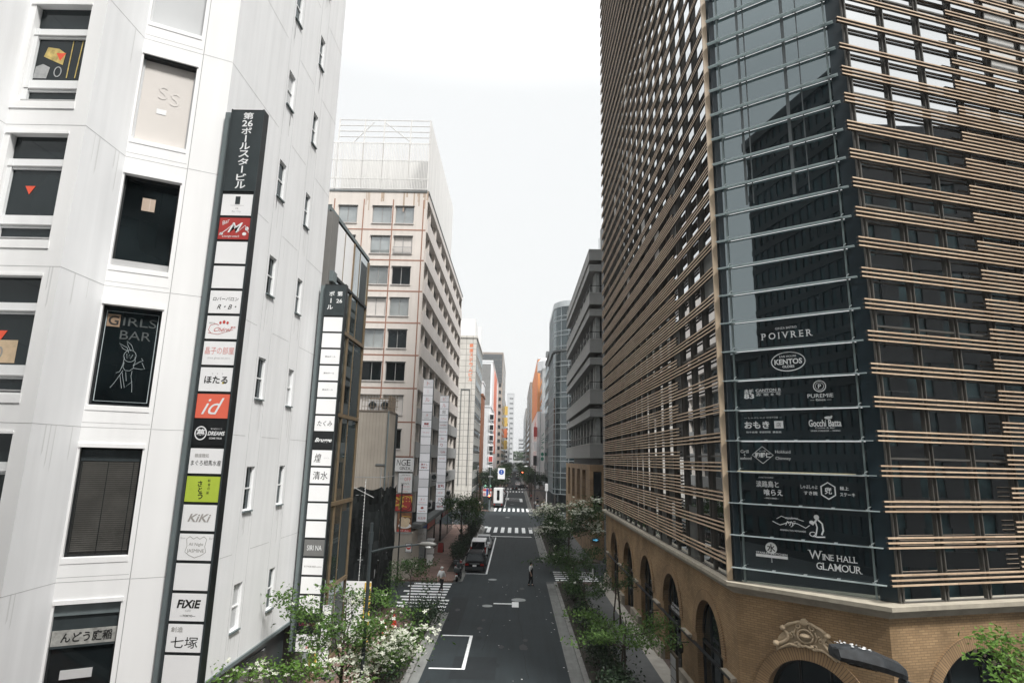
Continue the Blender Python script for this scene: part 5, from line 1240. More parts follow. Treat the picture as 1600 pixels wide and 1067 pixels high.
def tree(name,label,cat,loc,base_h,cz,rad,nl,ls,lm,seed,nfl=0,fs=.1,nb=12,tr=.09,flat=.55,lean=(0,0),group=None,cluster=.34,stems=1,clip=None):
    g=random.Random(seed); t=thing(name,label,cat,loc,group=group)
    m=MB(); C=Vector((lean[0],lean[1],cz)); cs=[]
    for st_ in range(stems):
        off=Vector((g.uniform(-.3,.3)*(stems>1),g.uniform(-.3,.3)*(stems>1),0))
        p=[off,off+Vector((g.uniform(-.06,.06),g.uniform(-.06,.06),base_h*.5)),off*.5+Vector((lean[0]*.4,lean[1]*.4,base_h)),Vector((lean[0]*.8,lean[1]*.8,cz)),C+Vector((0,0,rad[2]*.6))]
        m.tube(p,[tr*1.25,tr,tr*.8,tr*.45,tr*.15],bark,8)
        top=p[2]
        for i in range(nb//stems):
            a=2*math.pi*(i+g.random()*.8)/max(1,nb//stems); rr=g.uniform(.45,1.0); hz=g.uniform(-.75,.8)
            e=C+Vector((rad[0]*rr*math.cos(a),rad[1]*rr*math.sin(a),rad[2]*hz*(1-.35*rr)))
            s0=top.lerp(C,g.uniform(0,.8)); mid=s0.lerp(e,.5)+Vector((g.uniform(-.1,.1)*rad[0],g.uniform(-.1,.1)*rad[1],-.06*rad[2]))
            m.tube([s0,mid,e],[tr*.38,tr*.22,tr*.07],bark,5); cs+= [e,e.lerp(mid,.45)]
            for q in range(2):
                e2=e+Vector((g.gauss(0,.25)*rad[0],g.gauss(0,.25)*rad[1],g.gauss(0,.2)*rad[2])); m.tube([mid.lerp(e,.5),e2],[tr*.12,tr*.04],bark,4); cs.append(e2)
    o=m.build('trunk',None); o.parent=t
    m=MB(); wts=[g.uniform(.4,1.6) for _ in cs]; fl=MB()
    for i in range(nl):
        c=g.choices(cs,wts)[0]; r=cluster*max(rad[0],rad[1])
        q=c+Vector((g.gauss(0,.5)*r,g.gauss(0,.5)*r,g.gauss(0,.5)*r*flat)); leaf_quad(m,q,ls*g.uniform(.6,1.3),lm,g,.7)
    o=m.build('crown',None); o.parent=t
    if nfl:
        cs2=[c for c in cs if g.random()<.6] or cs
        for i in range(nfl):
            c=g.choice(cs2); r=cluster*max(rad[0],rad[1])
            q=c+Vector((g.gauss(0,.42)*r,g.gauss(0,.42)*r,abs(g.gauss(0,.4))*r*flat+.06))
            n=Vector((g.gauss(0,.3),g.gauss(0,.3)-.25,1)).normalized(); a=n.orthogonal().normalized(); a.rotate(Matrix.Rotation(g.uniform(0,1.57),3,n)); b=n.cross(a); s=fs*g.uniform(.7,1.2)
            for d,e_ in ((a,b),(b,a),(-a,b),(-b,a)):
                fl.face([q,q+d*s*.5-e_*s*.3+n*s*.06,q+d*s*.95+n*s*.1,q+d*s*.5+e_*s*.3+n*s*.06],pet,[(0,0)]*4)
        o=fl.build('blossom',None); o.parent=t
    return t
def shrub(label,loc,rx,ry,h,n,ls,lm,seed,cat='shrub',group=None,nfl=0):
    g=random.Random(seed); t=thing('shrub',label,cat,loc,group=group); m=MB(); cs=[]
    for i in range(9):
        a=2*math.pi*i/9+g.uniform(-.3,.3); r=g.uniform(.2,.8); e=Vector((rx*r*math.cos(a),ry*r*math.sin(a),h*g.uniform(.4,.85))); cs.append(e)
        m.tube([(e.x*.2,e.y*.2,0),(e.x*.6,e.y*.6,e.z*.6),tuple(e)],[.02,.014,.006],bark,5)
    o=m.build('stem',None); o.parent=t; m=MB()
    for i in range(n):
        c=g.choice(cs); q=c+Vector((g.gauss(0,.32)*rx,g.gauss(0,.32)*ry,g.gauss(0,.2)*h)); q.z=abs(q.z); leaf_quad(m,q,ls*g.uniform(.6,1.3),lm,g,.6)
    o=m.build('foliage',None); o.parent=t
    return t
Z=.13
dg='flowering dogwood trees along the street'
# near left
tree('dogwood_tree','nearest dogwood in front of the second black sign with loose green twigs','tree',(-5.9,22.3,Z),2.2,4.0,(2.1,1.7,1.45),3300,.14,lf_near,21,80,.09,14,.075,.5,group=dg,cluster=.25)
tree('dogwood_tree','dogwood leaning left at the bottom edge below the white building','tree',(-6.5,19.3,Z),2.2,3.45,(1.6,1.2,.6),800,.14,lf_new,22,60,.08,11,.06,.4,(-.3,0),group=dg,cluster=.24)
tree('dogwood_tree','low dogwood thick with white blossom beside the empty parking bay','tree',(-5.0,23.6,Z),1.5,3.0,(1.35,2.2,1.5),2000,.15,lf_near,23,620,.115,13,.07,.55,(.25,-.6),group=dg,cluster=.30)
tree('street_tree','slender young tree standing at the left zebra crossing','tree',(-6.5,39.6,Z),1.6,2.7,(1.3,1.2,1.2),1500,.15,lf_mid,24,12,.09,10,.045,.6,cluster=.34)
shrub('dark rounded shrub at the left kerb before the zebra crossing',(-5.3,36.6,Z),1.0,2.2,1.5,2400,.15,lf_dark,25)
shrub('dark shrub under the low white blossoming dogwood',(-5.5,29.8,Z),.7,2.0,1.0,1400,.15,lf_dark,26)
# left beyond the lane
tree('street_tree','dark leafy street tree by the parked motorcycles','tree',(-5.5,64,Z),2.2,4.6,(1.7,1.9,2.1),3000,.2,lf_mid,27,0,.1,12,.08,.7,cluster=.36)
tree('street_tree','dark street tree behind the parked silver car','tree',(-5.4,73,Z),2.2,4.2,(1.5,1.8,1.9),2200,.22,lf_mid,28,0,.1,12,.08,.7,cluster=.36)
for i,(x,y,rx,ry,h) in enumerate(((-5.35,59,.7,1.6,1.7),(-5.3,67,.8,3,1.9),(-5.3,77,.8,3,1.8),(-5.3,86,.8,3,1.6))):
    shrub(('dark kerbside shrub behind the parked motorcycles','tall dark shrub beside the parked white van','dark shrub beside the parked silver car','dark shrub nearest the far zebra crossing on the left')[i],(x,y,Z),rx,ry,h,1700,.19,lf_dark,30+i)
# right side
tree('dogwood_tree','wide spreading dogwood covered in white flowers in front of the ochre stone base','tree',(5.2,58.5,Z),2.3,4.25,(3.2,2.9,2.3),7500,.2,lf_mid,41,1500,.15,20,.10,.75,group=dg,cluster=.24)
tree('street_tree','green street tree by the zebra crossing on the right','tree',(4.9,49.0,Z),1.6,2.4,(2.6,1.7,.9),1900,.17,lf_mid,42,14,.1,13,.05,.4,(-.5,0),cluster=.24)
tree('street_tree','low flat crowned tree on the right kerb opposite the nearest pier lanterns','tree',(4.6,40.5,Z),1.3,2.0,(1.8,1.9,.9),1700,.16,lf_mid,43,10,.1,12,.05,.45,cluster=.26)
tree('maple_tree','flat tiered light green tree over the right pavement nearest the arcade','tree',(5.0,28.2,Z),1.7,2.55,(2.5,2.1,.8),3000,.14,lf_near,44,0,.1,16,.055,.30,(.1,.3),cluster=.25,stems=2)
tree('maple_tree','thin twiggy young tree leaning beside the arcade pillars','tree',(6.2,37.5,Z),2.0,3.0,(1.1,1.2,1.1),500,.15,lf_mid,45,0,.1,10,.05,.5,cluster=.3,stems=3)
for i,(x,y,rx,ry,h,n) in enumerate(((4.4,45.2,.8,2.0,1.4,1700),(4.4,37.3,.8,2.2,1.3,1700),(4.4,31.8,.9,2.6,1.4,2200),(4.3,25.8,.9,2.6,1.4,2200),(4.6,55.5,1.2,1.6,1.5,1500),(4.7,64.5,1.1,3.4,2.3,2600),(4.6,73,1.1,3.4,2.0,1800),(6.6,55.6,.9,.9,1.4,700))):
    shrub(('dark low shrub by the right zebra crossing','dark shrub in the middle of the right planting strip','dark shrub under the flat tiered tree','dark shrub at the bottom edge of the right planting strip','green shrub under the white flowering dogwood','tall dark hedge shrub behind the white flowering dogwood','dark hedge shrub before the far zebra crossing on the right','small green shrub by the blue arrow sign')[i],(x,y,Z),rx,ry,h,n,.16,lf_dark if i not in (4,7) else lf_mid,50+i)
m=MB(); m.quad(3.6,5.2,22,51.5,.137,soil); m.quad(3.6,5.4,62.3,92,.137,soil); m.quad(-6.0,-4.95,22,41.5,.137,soil); m.quad(-5.9,-4.95,55,92,.137,soil); tag(m.build('planting_bed'),kind='structure')
tree('maple_tree','bright green maple branch tips close to the viewer at the right edge','tree',(12.2,13.6,0),5.0,6.1,(1.7,1.1,.75),1500,.13,lf_new,61,0,.1,14,.09,.5,(-.5,0),cluster=.24)
# far trees
ft='street trees lining the far part of the street'
for i,(x,y,cz,r,n) in enumerate(((-5.8,133,5.2,2.7,1500),(-5.6,146,5.5,3.0,1500),(-5.4,160,5.4,2.8,1300),(-5.2,178,5.4,3.0,1200),(4.9,150,5.0,2.4,1100),(4.7,172,5.2,2.6,1100),(4.9,190,5.0,2.4,900))):
    tree('street_tree',('bushy street tree under the cream tiled building','bushy street tree beside the red brown building','bushy street tree just past the red brown building','bushy street tree by the white stacked building','bushy street tree by the dark grey tiled building','bushy street tree under the green lettered fin sign','bushy street tree by the grey banded glass building')[i],'tree',(x,y,Z),2.6,cz,(r*.9,r*1.4,2.0),n,.45,lf_mid if i%2 else lf_dark,70+i,0,.1,10,.12,.6,cluster=.4)
k=0
for y in list(range(215,480,22)):
    for x in (-5.0,4.6):
        k+=1; tree('street_tree','small rounded tree in the distant rows lining the street','tree',(x,y+(k%3)*4,Z),2.6,5.0,(2.4,4.2,2.2),420,.8,lf_mid,90+k,0,.1,7,.12,.7,group=ft,cluster=.45)
g=random.Random(5); m=MB()
for i in range(2600): 
    x=g.uniform(-30,30); leaf_quad(m,Vector((x,g.uniform(715,735),g.uniform(2,20)*(1-.012*abs(x)))),g.uniform(2.,3.6),lf_mid,g,.5)
tag(m.build('distant_woodland'),kind='stuff',label='mass of green trees closing the far end of the street')
# ------------------------------------------------------------------ street furniture
def put(o,t): o.parent=t; return o
lp=thing('street_lamp','grey street lamp with a long arm over the left kerb','street lamp',(-4.95,21.3,Z))
m=MB(); m.tube([(0,0,0),(0,0,7.6)],[.075,.055],dkgrey,10); m.lathe((0,0,0),[(.14,0),(.14,.5),(.08,.6)],dkgrey,12); put(m.build('pole'),lp)
m=MB(); m.tube([(0,0,6.62),(.6,0,6.78),(1.7,0,6.92)],[.04,.035,.03],dkgrey,8); m.tube([(0,0,7.3),(0,0,6.9)],.08,dkgrey,8); put(m.build('arm'),lp)
m=MB(); m.lathe((1.98,0,6.93),[(.02,-.32),(.07,-.22),(.09,0),(.07,.2),(.02,.30)],mat('lamp_shell',(.13,.13,.12),rough=.4,var=.15),12,axis='x'); o=put(m.build('lamp_head',smooth=True),lp)
m=MB(); m.lathe((2.0,0,6.87),[(.075,0),(.07,-.05),(.04,-.09),(.01,-.10)],mat('lamp_bowl',(.50,.51,.50),rough=.25),14,sx=1.6); put(m.build('lens',smooth=True),o)
# near lamp head, bottom right
LX,LY=5.15,7.9
l2=thing('street_lamp','black dusty lamp head close to the viewer in front of the brick arch','street lamp',(LX,LY,.33))
bl=mat('dusty_black',(.022,.025,.028),rough=.5,var=.6,scale=9)
m=MB(); m.tube([(0,0,-.33),(0,0,6.6),(-.05,-.0,6.95),(-.42,-.05,7.14)],[.07,.06,.05,.045],bl,10); put(m.build('pole'),l2)
m=MB()
st=[(-1.22,.03,7.50,7.42),(-1.20,.15,7.52,7.38),(-1.0,.19,7.53,7.34),(-.7,.18,7.46,7.27),(-.45,.12,7.36,7.19),(-.36,.06,7.28,7.16)]
rings=[]
for x,hw,zt,zb in st:
    i0=len(m.v); rings.append(i0)
    for dy,dz in ((-1,.35),(-.75,.9),(-.3,1),(.3,1),(.75,.9),(1,.35),(.8,0),(-.8,0)): m.v.append((x,dy*hw-.05,zb+(zt-zb)*dz))
mi=m.mi(bl)
for a,b in zip(rings,rings[1:]):
    for k in range(8): m.f.append((a+k,a+(k+1)%8,b+(k+1)%8,b+k)); m.m.append(mi); m.uv+=[(0,0)]*4
m.f.append(tuple(rings[0]+k for k in range(8))[::-1]); m.m.append(mi); m.uv+=[(0,0)]*8
m.f.append(tuple(rings[-1]+k for k in range(8))); m.m.append(mi); m.uv+=[(0,0)]*8
o=put(m.build('lamp_head'),l2)
m=MB(); g=random.Random(3)
for i in range(28):
    x=g.uniform(-1.14,-.75); y=g.uniform(-.16,.08); s=g.uniform(.004,.016); zt=7.535 if x<-1.0 else 7.53-(x+1.0)*.235
    m.face([(x-s,y-s*.7,zt+.004),(x+s,y-s,zt+.004),(x+s*.8,y+s,zt+.004),(x-s,y+s*.8,zt+.004)],whiteink)
put(m.build('bird_droppings'),o)
m=MB(); m.face([(-1.1,-.18,7.345),(-.75,-.18,7.27),(-.75,.08,7.27),(-1.1,.08,7.345)][::-1],lan); put(m.build('lens'),o)
def pole(name,label,cat,loc,h,r=.05,mt=black):
    t=thing(name,label,cat,loc); m=MB(); m.tube([(0,0,0),(0,0,h)],[r,r*.8],mt,8); m.lathe((0,0,0),[(r*2,0),(r*1.9,.2),(r,.3)],mt,10); put(m.build('pole'),t); return t
t=pole('lamp_post','tall thin black post at the corner of the beige ground floor wall','lamp post',(-9.0,48.3,Z),7.6,.06)
m=MB(); m.lathe((0,0,7.6),[(.05,0),(.09,.06),(.03,.15)],black,10); put(m.build('cap'),t)
for x,y,h,l in ((-5.2,83,8.2,'black double arm lamp post by the far left zebra crossing'),(-5.1,100+20,8.0,'black lamp post beyond the crossing on the left'),(3.9,119.5,9.3,'thick black lamp post beyond the crossing on the right'),(3.9,165,9.5,'farther black lamp post on the right pavement')):
    t=pole('lamp_post',l,'lamp post',(x,y,Z),h,.10 if x>0 else .08); s=1 if x<0 else -1
    m=MB(); m.tube([(0,0,h-.9),(s*1.6,0,h-.75)],.05,black,6); put(m.build('arm'),t)
    m=MB(); m.lathe((s*1.8,0,h-.75),[(.02,-.4),(.14,-.2),(.15,.1),(.02,.4)],lightink,10,axis='x'); put(m.build('lamp_head',smooth=True),t)
# traffic and pedestrian lights
redl=mat('lit_red',(.5,.03,.02),emit=(1,.12,.05),es=7)
def signal(label,x,y,h,arm,vert=False):
    t=pole('traffic_light',label,'traffic light',(x,y,Z),h+.4,.07,midgrey); fr=Fr((arm,-.2),(1,0),(0,-1))
    m=MB(); 
    if abs(arm)>.3: m.tube([(0,0,h),(arm,0,h)],.04,midgrey,6)
    if vert: m.box(fr,-.2,.2,-.12,.0,h-.5,h+.4,black)
    else: m.box(fr,-.62,.62,-.12,0,h-.22,h+.22,black)
    hs=put(m.build('housing'),t)
    for i in range(2 if vert else 3):
        m=MB(); c=(arm+(0 if vert else -.4+.4*i),-.21,h+(.2-.42*i if vert else 0)); lit=(i==0 if vert else i==2)
        m.lathe(c,[(.16,0),(.15,-.03),(.05,-.05)],redl if lit else gl_dark,14,axis='y'); put(m.build('lens'),hs)
signal('red traffic light hanging over the far right of the road',3.6,206,5.6,-1.6)
signal('red pedestrian light at the kerb beside the white truck',-5.0,118.6,2.6,0,True)
t=pole('blue_sign_post','white board with a round blue pedestrian sign above the road','sign',(-4.95,111+8,Z),8.2,.07,midgrey)
m=MB(); m.tube([(0,0,7.9),(2.3,0,7.9)],.04,midgrey,6); put(m.build('arm'),t)
m=MB(); m.bx(1.5,2.9,-.1,-.05,6.0,8.1,panelw); b=put(m.build('board'),t)
blue=mat('sign_blue',(.02,.09,.42),rough=.5); m=MB(); m.lathe((2.2,-.1,7.35),[(.5,0),(.5,-.015)],blue,24,axis='y'); 
m.bx(2.17,2.23,-.13,-.12,7.1,7.45,whiteink); m.lathe((2.2,-.12,7.58),[(.08,0),(.08,-.01)],whiteink,10,axis='y'); m.bx(2.08,2.32,-.13,-.12,7.1,7.16,whiteink); put(m.build('emblem'),b)
t=thing('banner_board','colourful red white and blue picture board on a dark kiosk by the far left corner','banner',(-5.5,121,Z))
m=MB(); m.bx(-.75,.75,-.4,.4,0,2.6,dkgrey); put(m.build('kiosk'),t)
m=MB(); m.bx(-.85,.85,-.46,-.4,2.6,4.1,panelw); m.bx(-.85,.85,-.48,-.46,3.55,4.0,redink); m.bx(-.2,.2,-.485,-.48,2.7,4.0,blue); m.bx(-.8,-.3,-.482,-.46,2.7,3.2,pinkink); m.bx(.3,.8,-.482,-.46,2.7,3.2,pinkink); put(m.build('board'),t)
for x in (-.45,.5):
    m=MB(); m.lathe((x,0,4.5),[(.02,-.3),(.3,0),(.02,.3)],mat('green_lantern',(.25,.6,.4),rough=.5),10); put(m.build('lantern'),t)
t=thing('white_post_box','slim white equipment cabinet on a pole on the right pavement beyond the crossing','cabinet',(6.2,117.8+2,Z)); m=MB(); m.tube([(0,0,0),(0,0,4.6)],.12,lightink,8); m.bx(-.3,.3,-.25,.25,3.9,5.3,lightink); put(m.build('cabinet'),t)
t=thing('bollard','pale bollard at the corner of the right zebra crossing','bollard',(6.7,52.6,Z)); m=MB(); m.lathe((0,0,0),[(.07,0),(.06,.9),(.03,.98)],lightink,12); put(m.build('post'),t)
# ------------------------------------------------------------------ vehicles
tyre=mat('tyre',(.012,.012,.013),rough=.9); rim=mat('wheel_rim',(.30,.31,.32),rough=.35,metal=.7); cgl=glass('car_glass',(.005,.007,.008),.025,wave=0)
tl=mat('tail_light',(.30,.015,.012),rough=.25,var=.05); hl=mat('head_light',(.6,.62,.63),rough=.2)
def paintm(n,c,met=.2): 
    m=mat(n,c,rough=.4,metal=0,var=.03,spec=.22); m.node_tree.nodes['Principled BSDF'].inputs['Coat Weight'].default_value=.0; return m
pb_=mat('car_black',(.006,.007,.009),rough=.5,spec=.08,var=.05); pw_=paintm('car_white',(.82,.83,.83),0); psv=paintm('car_silver',(.50,.52,.53),.5); prd=paintm('car_red',(.25,.02,.02)); pgy=paintm('car_grey',(.12,.13,.14),.4)
def car(name,label,loc,paintmat,L,Wd,Hh,kind,rz=0,simple=False,group=None):
    """nose towards +Y, rear at y=0"""
    t=thing(name,label,'car',loc,rz,group=group); w2=Wd/2
    belt=Hh*.56 if kind!='van' else Hh*.52; g0=.20
    if kind=='sedan': roof=[(.75,belt),(1.25,Hh-.03),(1.7,Hh),(2.6,Hh-.02),(3.35,belt)]; hood=(L-.9,belt-.10)
    elif kind=='suv': roof=[(.12,belt),(.42,Hh-.06),(.9,Hh),(2.6,Hh-.02),(3.35,belt+.02)]; hood=(L-.7,belt-.08)
    else: roof=[(.06,belt),(.20,Hh-.06),(.5,Hh),(L-1.1,Hh-.02),(L-.55,belt+.05)]; hood=(L-.2,belt-.1)
    # lower body: closed cross sections along the length
    secs=[(.0,.86,.42,belt-.18),(.06,.95,g0,belt-.05),(.5,1,g0,belt),(roof[-1][0],1,g0,belt),(hood[0],.97,g0,hood[1]),(L-.08,.90,g0+.02,belt-.28),(L,.78,.34,belt-.40)]
    m=MB(); rings=[]; mi=m.mi(paintmat)
    for y,k,zb,zt in secs:
        i0=len(m.v); rings.append(i0); a=w2*k
        for dx,dz in ((-.90,0),(-1,.22),(-1,.62),(-.95,.9),(-.82,1),(.82,1),(.95,.9),(1,.62),(1,.22),(.90,0)): m.v.append((dx*a,y,zb+(zt-zb)*dz))
    for a,b in zip(rings,rings[1:]):
        for k in range(10): m.f.append((a+k,b+k,b+(k+1)%10,a+(k+1)%10)); m.m.append(mi); m.uv+=[(0,0)]*4
    for r0,rev in ((rings[0],0),(rings[-1],1)):
        q=tuple(r0+k for k in range(10)); m.f.append(q[::-1] if rev else q); m.m.append(mi); m.uv+=[(0,0)]*10
    # cabin
    ins=.10 if kind!='van' else .05
    def cab(mm,e,mt,pts,zo=0):
        n=len(pts); Lf=[];Rt=[]
        for y,z in pts:
            k=(z-belt)/(Hh-belt); hw=w2*(.95)-ins*1.6*k+e; Lf.append((-hw,y,z+zo)); Rt.append((hw,y,z+zo))
        for i in range(n-1): mm.face([Lf[i],Rt[i],Rt[i+1],Lf[i+1]],mt)
        mm.face(Rt[:],mt); mm.face(Lf[::-1],mt)
    cab(m,0,paintmat,roof); body=put(m.build('body',smooth=False),t)
    # windows
    def win(pts,name='window'):
        mm=MB(); mm.face(pts,cgl); put(mm.build(name),t)
    def side(y,z,s,e=.008):
        k=(z-belt)/(Hh-belt); return (s*(w2*.95-ins*1.6*k+e),y,z)
    r=roof
    def back(a,b,f0,f1,s,off):
        out=[]
        for f,sg in ((f0,-1),(f0,1),(f1,1),(f1,-1)):
            y=a[0]+(b[0]-a[0])*f; z=a[1]+(b[1]-a[1])*f; k=(z-belt)/(Hh-belt); out.append((sg*(w2*.95-ins*1.6*k-.09),y+off,z+.012))
        return out
    win(back(r[0],r[1],.06,.92,1,-.012),'rear_window'); p=back(r[-1],r[-2],.08,.93,1,.012); win(p[::-1],'windscreen')
    zt=Hh-.14; zb=belt+.05
    def yat(a,b,z): return a[0]+(b[0]-a[0])*(z-a[1])/(b[1]-a[1])
    ya0,ya1=yat(r[0],r[1],zb)+.14,yat(r[0],r[1],zt)+.14; yb0,yb1=yat(r[-1],r[-2],zb)-.12,yat(r[-1],r[-2],zt)-.12; ym=(ya0+yb0)/2
    for s in (-1,1):
        for q in ([(ya0,zb),(ym-.05,zb),(ym-.05,zt),(ya1,zt)],[(ym+.05,zb),(yb0,zb),(yb1,zt),(ym+.05,zt)]):
            P=[side(y,z,s) for y,z in q]; win(P if s>0 else P[::-1],'side_window')
    # wheels
    for s in (-1,1):
        for y in (.85,L-.9):
            mm=MB(); mm.lathe((s*(w2-.11),y,.31),[(.20,-.11),(.30,-.11),(.315,-.06),(.315,.06),(.30,.11),(.20,.11)],tyre,18,axis='x'); o=put(mm.build('wheel'),t)
            mm=MB(); mm.lathe((s*(w2-.03)+s*.035,y,.31),[(.2,-.02),(.19,.0),(.06,.01)],rim,12,axis='x'); put(mm.build('rim'),o)
    for s in (-1,1):
        mm=MB(); x0,x1=sorted((s*w2*.60,s*w2*.93)); zl=belt-.32 if kind!='van' else belt-.15
        if kind=='van': x0,x1=sorted((s*w2*.80,s*w2*.96)); mm.bx(x0,x1,-.01,.10,belt-.25,belt+.35,tl)
        else: mm.bx(x0,x1,-.005,.12,zl,zl+.17,tl)
        put(mm.build('tail_light'),t)
        mm=MB(); x0,x1=sorted((s*w2*.52,s*w2*.82)); mm.bx(x0,x1,L-.16,L-.03,belt-.36,belt-.24,hl); put(mm.build('headlight'),t)
        mm=MB(); x0,x1=sorted((s*(w2-.04),s*(w2+.17))); yy=r[-1][0]-.25; mm.bx(x0,x1,yy,yy+.1,belt+.02,belt+.17,paintmat); put(mm.build('wing_mirror'),t)
    mm=MB(); mm.bx(-.17,.17,-.02,.02,belt-.40,belt-.24,panelw); put(mm.build('number_plate'),t)
    mm=MB(); mm.bx(-w2*.9,w2*.9,-.06,.18,.30,.50,paintmat if kind!='suv' else dkgrey); mm.bx(-w2*.86,w2*.86,-.03,.1,.2,.30,black); put(mm.build('bumper'),t)
    if kind=='suv':
        mm=MB(); mm.bx(-w2*.5,w2*.5,-.03,.02,belt-.17,belt-.14,steel); put(mm.build('trim_bar'),t)
        mm=MB(); 
        for s in (-1,1): mm.tube([(s*w2*.72,.7,Hh+.03),(s*w2*.72,2.5,Hh+.02)],.02,steel,5)
        put(mm.build('roof_rail'),t)
    return t
car('parked_car','black parked sport utility car seen from behind nearest in the parking row',(-3.48,55.5,.01),pb_,4.5,1.80,1.66,'suv')
car('parked_van','small white parked van with red tail lights in the middle of the parking row',(-3.55,61.6,.01),pw_,3.9,1.62,1.92,'van')
car('parked_car','silver white parked saloon farthest in the parking row',(-3.45,68.6,.01),psv,4.6,1.78,1.45,'sedan')
car('moving_car','black car driving away at the distant zebra crossing',(-.2,199.5,.01),pb_,4.5,1.8,1.7,'suv')
car('parked_car','dark saloon waiting at the right kerb beyond the far crossing',(4.6,212,.01),pb_,4.6,1.8,1.5,'sedan',R(90))
car('moving_car','silver car farther up the road on the left lane',(-2.9,262,.01),psv,4.5,1.8,1.5,'sedan')
car('parked_van','white van parked at the left kerb before the distant zebra crossing',(-3.6,168,.01),pw_,4.2,1.7,2.0,'van')
car('parked_car','dark parked car at the left kerb past the white truck',(-3.6,152,.01),pgy,4.5,1.8,1.6,'suv')
car('parked_car','black parked car left of the distant zebra crossing',(-3.7,183,.01),pb_,4.5,1.8,1.55,'suv')
car('moving_car','white taxi like saloon on the right lane past the distant zebra crossing',(1.0,233,.01),pw_,4.5,1.75,1.5,'sedan')
car('parked_van','grey van at the left kerb beside the bushy tree past the truck',(-3.7,143,.01),pgy,4.4,1.75,2.0,'van')
car('parked_car','white saloon parked at the left kerb behind the truck front',(-3.6,160,.01),pw_,4.4,1.75,1.5,'sedan')
fg='distant cars on the road towards the end of the street'
for i,(x,y,pm,k) in enumerate(((-3.4,228,pb_,'suv'),(-3.4,290,pw_,'van'),(.9,305,pb_,'sedan'),(-2.6,330,psv,'sedan'),(1.2,352,pw_,'van'),(-3.2,372,prd,'sedan'),(-.6,395,pb_,'suv'),(1.5,420,psv,'van'),(-2.4,445,pw_,'sedan'))):
    car('distant_car',('black','white','black','silver','white','dark red','black','silver','white')[i]+(' boxy car' if k!='sedan' else ' saloon')+(' on the left lane',' at the kerb',' on the right lane',' on the left lane',' on the right lane',' by the kerb',' in mid road',' on the right side',' near the end')[i]+(' of the distant road',' of the distant road',' of the distant road',' farther up the road',' farther up the road',' far up the road',' far up the road',' far up the road',' of the street')[i],(x,y,.01),pm,4.4,1.75,1.5 if k!='van' else 2.0,k,group=fg)
# white box truck
tk=thing('box_truck','white box truck with a dark open rear slot parked past the crossing','truck',(-3.5,127.5,.01))
m=MB(); m.bx(-.98,.98,0,4.6,.95,3.9,mat('truck_white',(.70,.71,.71),rough=.5,var=.05,streak=.4)); bx_=put(m.build('cargo_box'),tk)
m=MB(); m.bx(-.28,.28,-.02,.0,1.5,3.55,gl_dark); m.bx(-.95,-.9,-.03,0,1.0,3.85,lightink); m.bx(.9,.95,-.03,0,1.0,3.85,lightink); put(m.build('door_panel'),bx_)
m=MB(); m.bx(-.9,.9,4.7,6.2,.6,2.5,MATS['truck_white']); cb=put(m.build('cab'),tk); m=MB(); m.bx(-.8,.8,6.2,6.22,1.5,2.35,cgl); put(m.build('windscreen'),cb)
m=MB(); m.bx(-.95,.95,.0,6.1,.45,.95,black); m.bx(-.95,.95,-.08,.0,.42,.9,dkgrey); put(m.build('chassis'),tk)
for s in (-1,1):
    for y in (1.0,5.2):
        m=MB(); m.lathe((s*.82,y,.36),[(.2,-.13),(.36,-.12),(.36,.12),(.2,.13)],tyre,16,axis='x'); put(m.build('wheel'),tk)
    m=MB(); x0,x1=sorted((s*.6,s*.9)); m.bx(x0,x1,-.1,-.08,.55,.75,tl); put(m.build('tail_light'),tk)
# motorcycles
def moto(label,loc,rz,pm):
    t=thing('motorcycle',label,'motorcycle',loc,rz,group='motorcycles parked at the left kerb')
    for y in (-.62,.68):
        m=MB(); m.lathe((0,y,.29),[(.17,-.05),(.28,-.05),(.295,0),(.28,.05),(.17,.05)],tyre,16,axis='x'); o=put(m.build('wheel'),t); m=MB(); m.lathe((0,y,.29),[(.17,-.02),(.05,-.04),(.05,.04),(.17,.02)],rim,12,axis='x'); put(m.build('rim'),o)
    m=MB(); m.tube([(0,-.6,.5),(0,-.2,.55),(0,.1,.42),(0,.42,.45),(0,.5,.85)],[.12,.17,.12,.10,.11],pm,8); m.bx(-.17,.17,-.15,.35,.28,.36,black); put(m.build('body',smooth=True),t)
    m=MB(); m.tube([(0,-.72,.74),(0,-.3,.76),(0,.08,.70)],[.10,.14,.09],black,8); put(m.build('seat',smooth=True),t)
    m=MB(); m.tube([(0,.68,.3),(0,.5,.9),(0,.46,1.02)],.03,steel,6); m.tube([(-.32,.36,1.05),(0,.46,1.02),(.32,.36,1.05)],.018,black,6); put(m.build('handlebar'),t)
    for s in (-1,1):
        m=MB(); m.tube([(s*.25,.4,1.05),(s*.30,.42,1.2)],.008,black,5); m.lathe((s*.31,.41,1.24),[(.06,-.01),(.06,.01)],black,10,axis='y'); put(m.build('mirror'),t)
    m=MB(); m.bx(-.06,.06,-.82,-.74,.58,.66,tl); put(m.build('tail_light'),t); m=MB(); m.lathe((0,.6,.82),[(.02,.06),(.08,.02),(.08,-.05)],hl,10,axis='y'); put(m.build('headlight'),t)
    m=MB(); m.bx(-.1,.1,-.83,-.82,.42,.56,panelw); put(m.build('number_plate'),t)
    m=MB(); m.bx(-.2,.2,-.95,-.62,.80,1.08,dkgrey); put(m.build('luggage_box'),t)
    return t
moto('black motorcycle nearest the left zebra crossing',(-4.55,52.0,.02),R(-8),pb_)
moto('second dark scooter in the kerbside row behind the black car',(-4.75,53.6,.14),R(12),pgy)
moto('third scooter in the kerbside row between shrub and black car',(-4.85,55.2,.14),R(-14),prd)
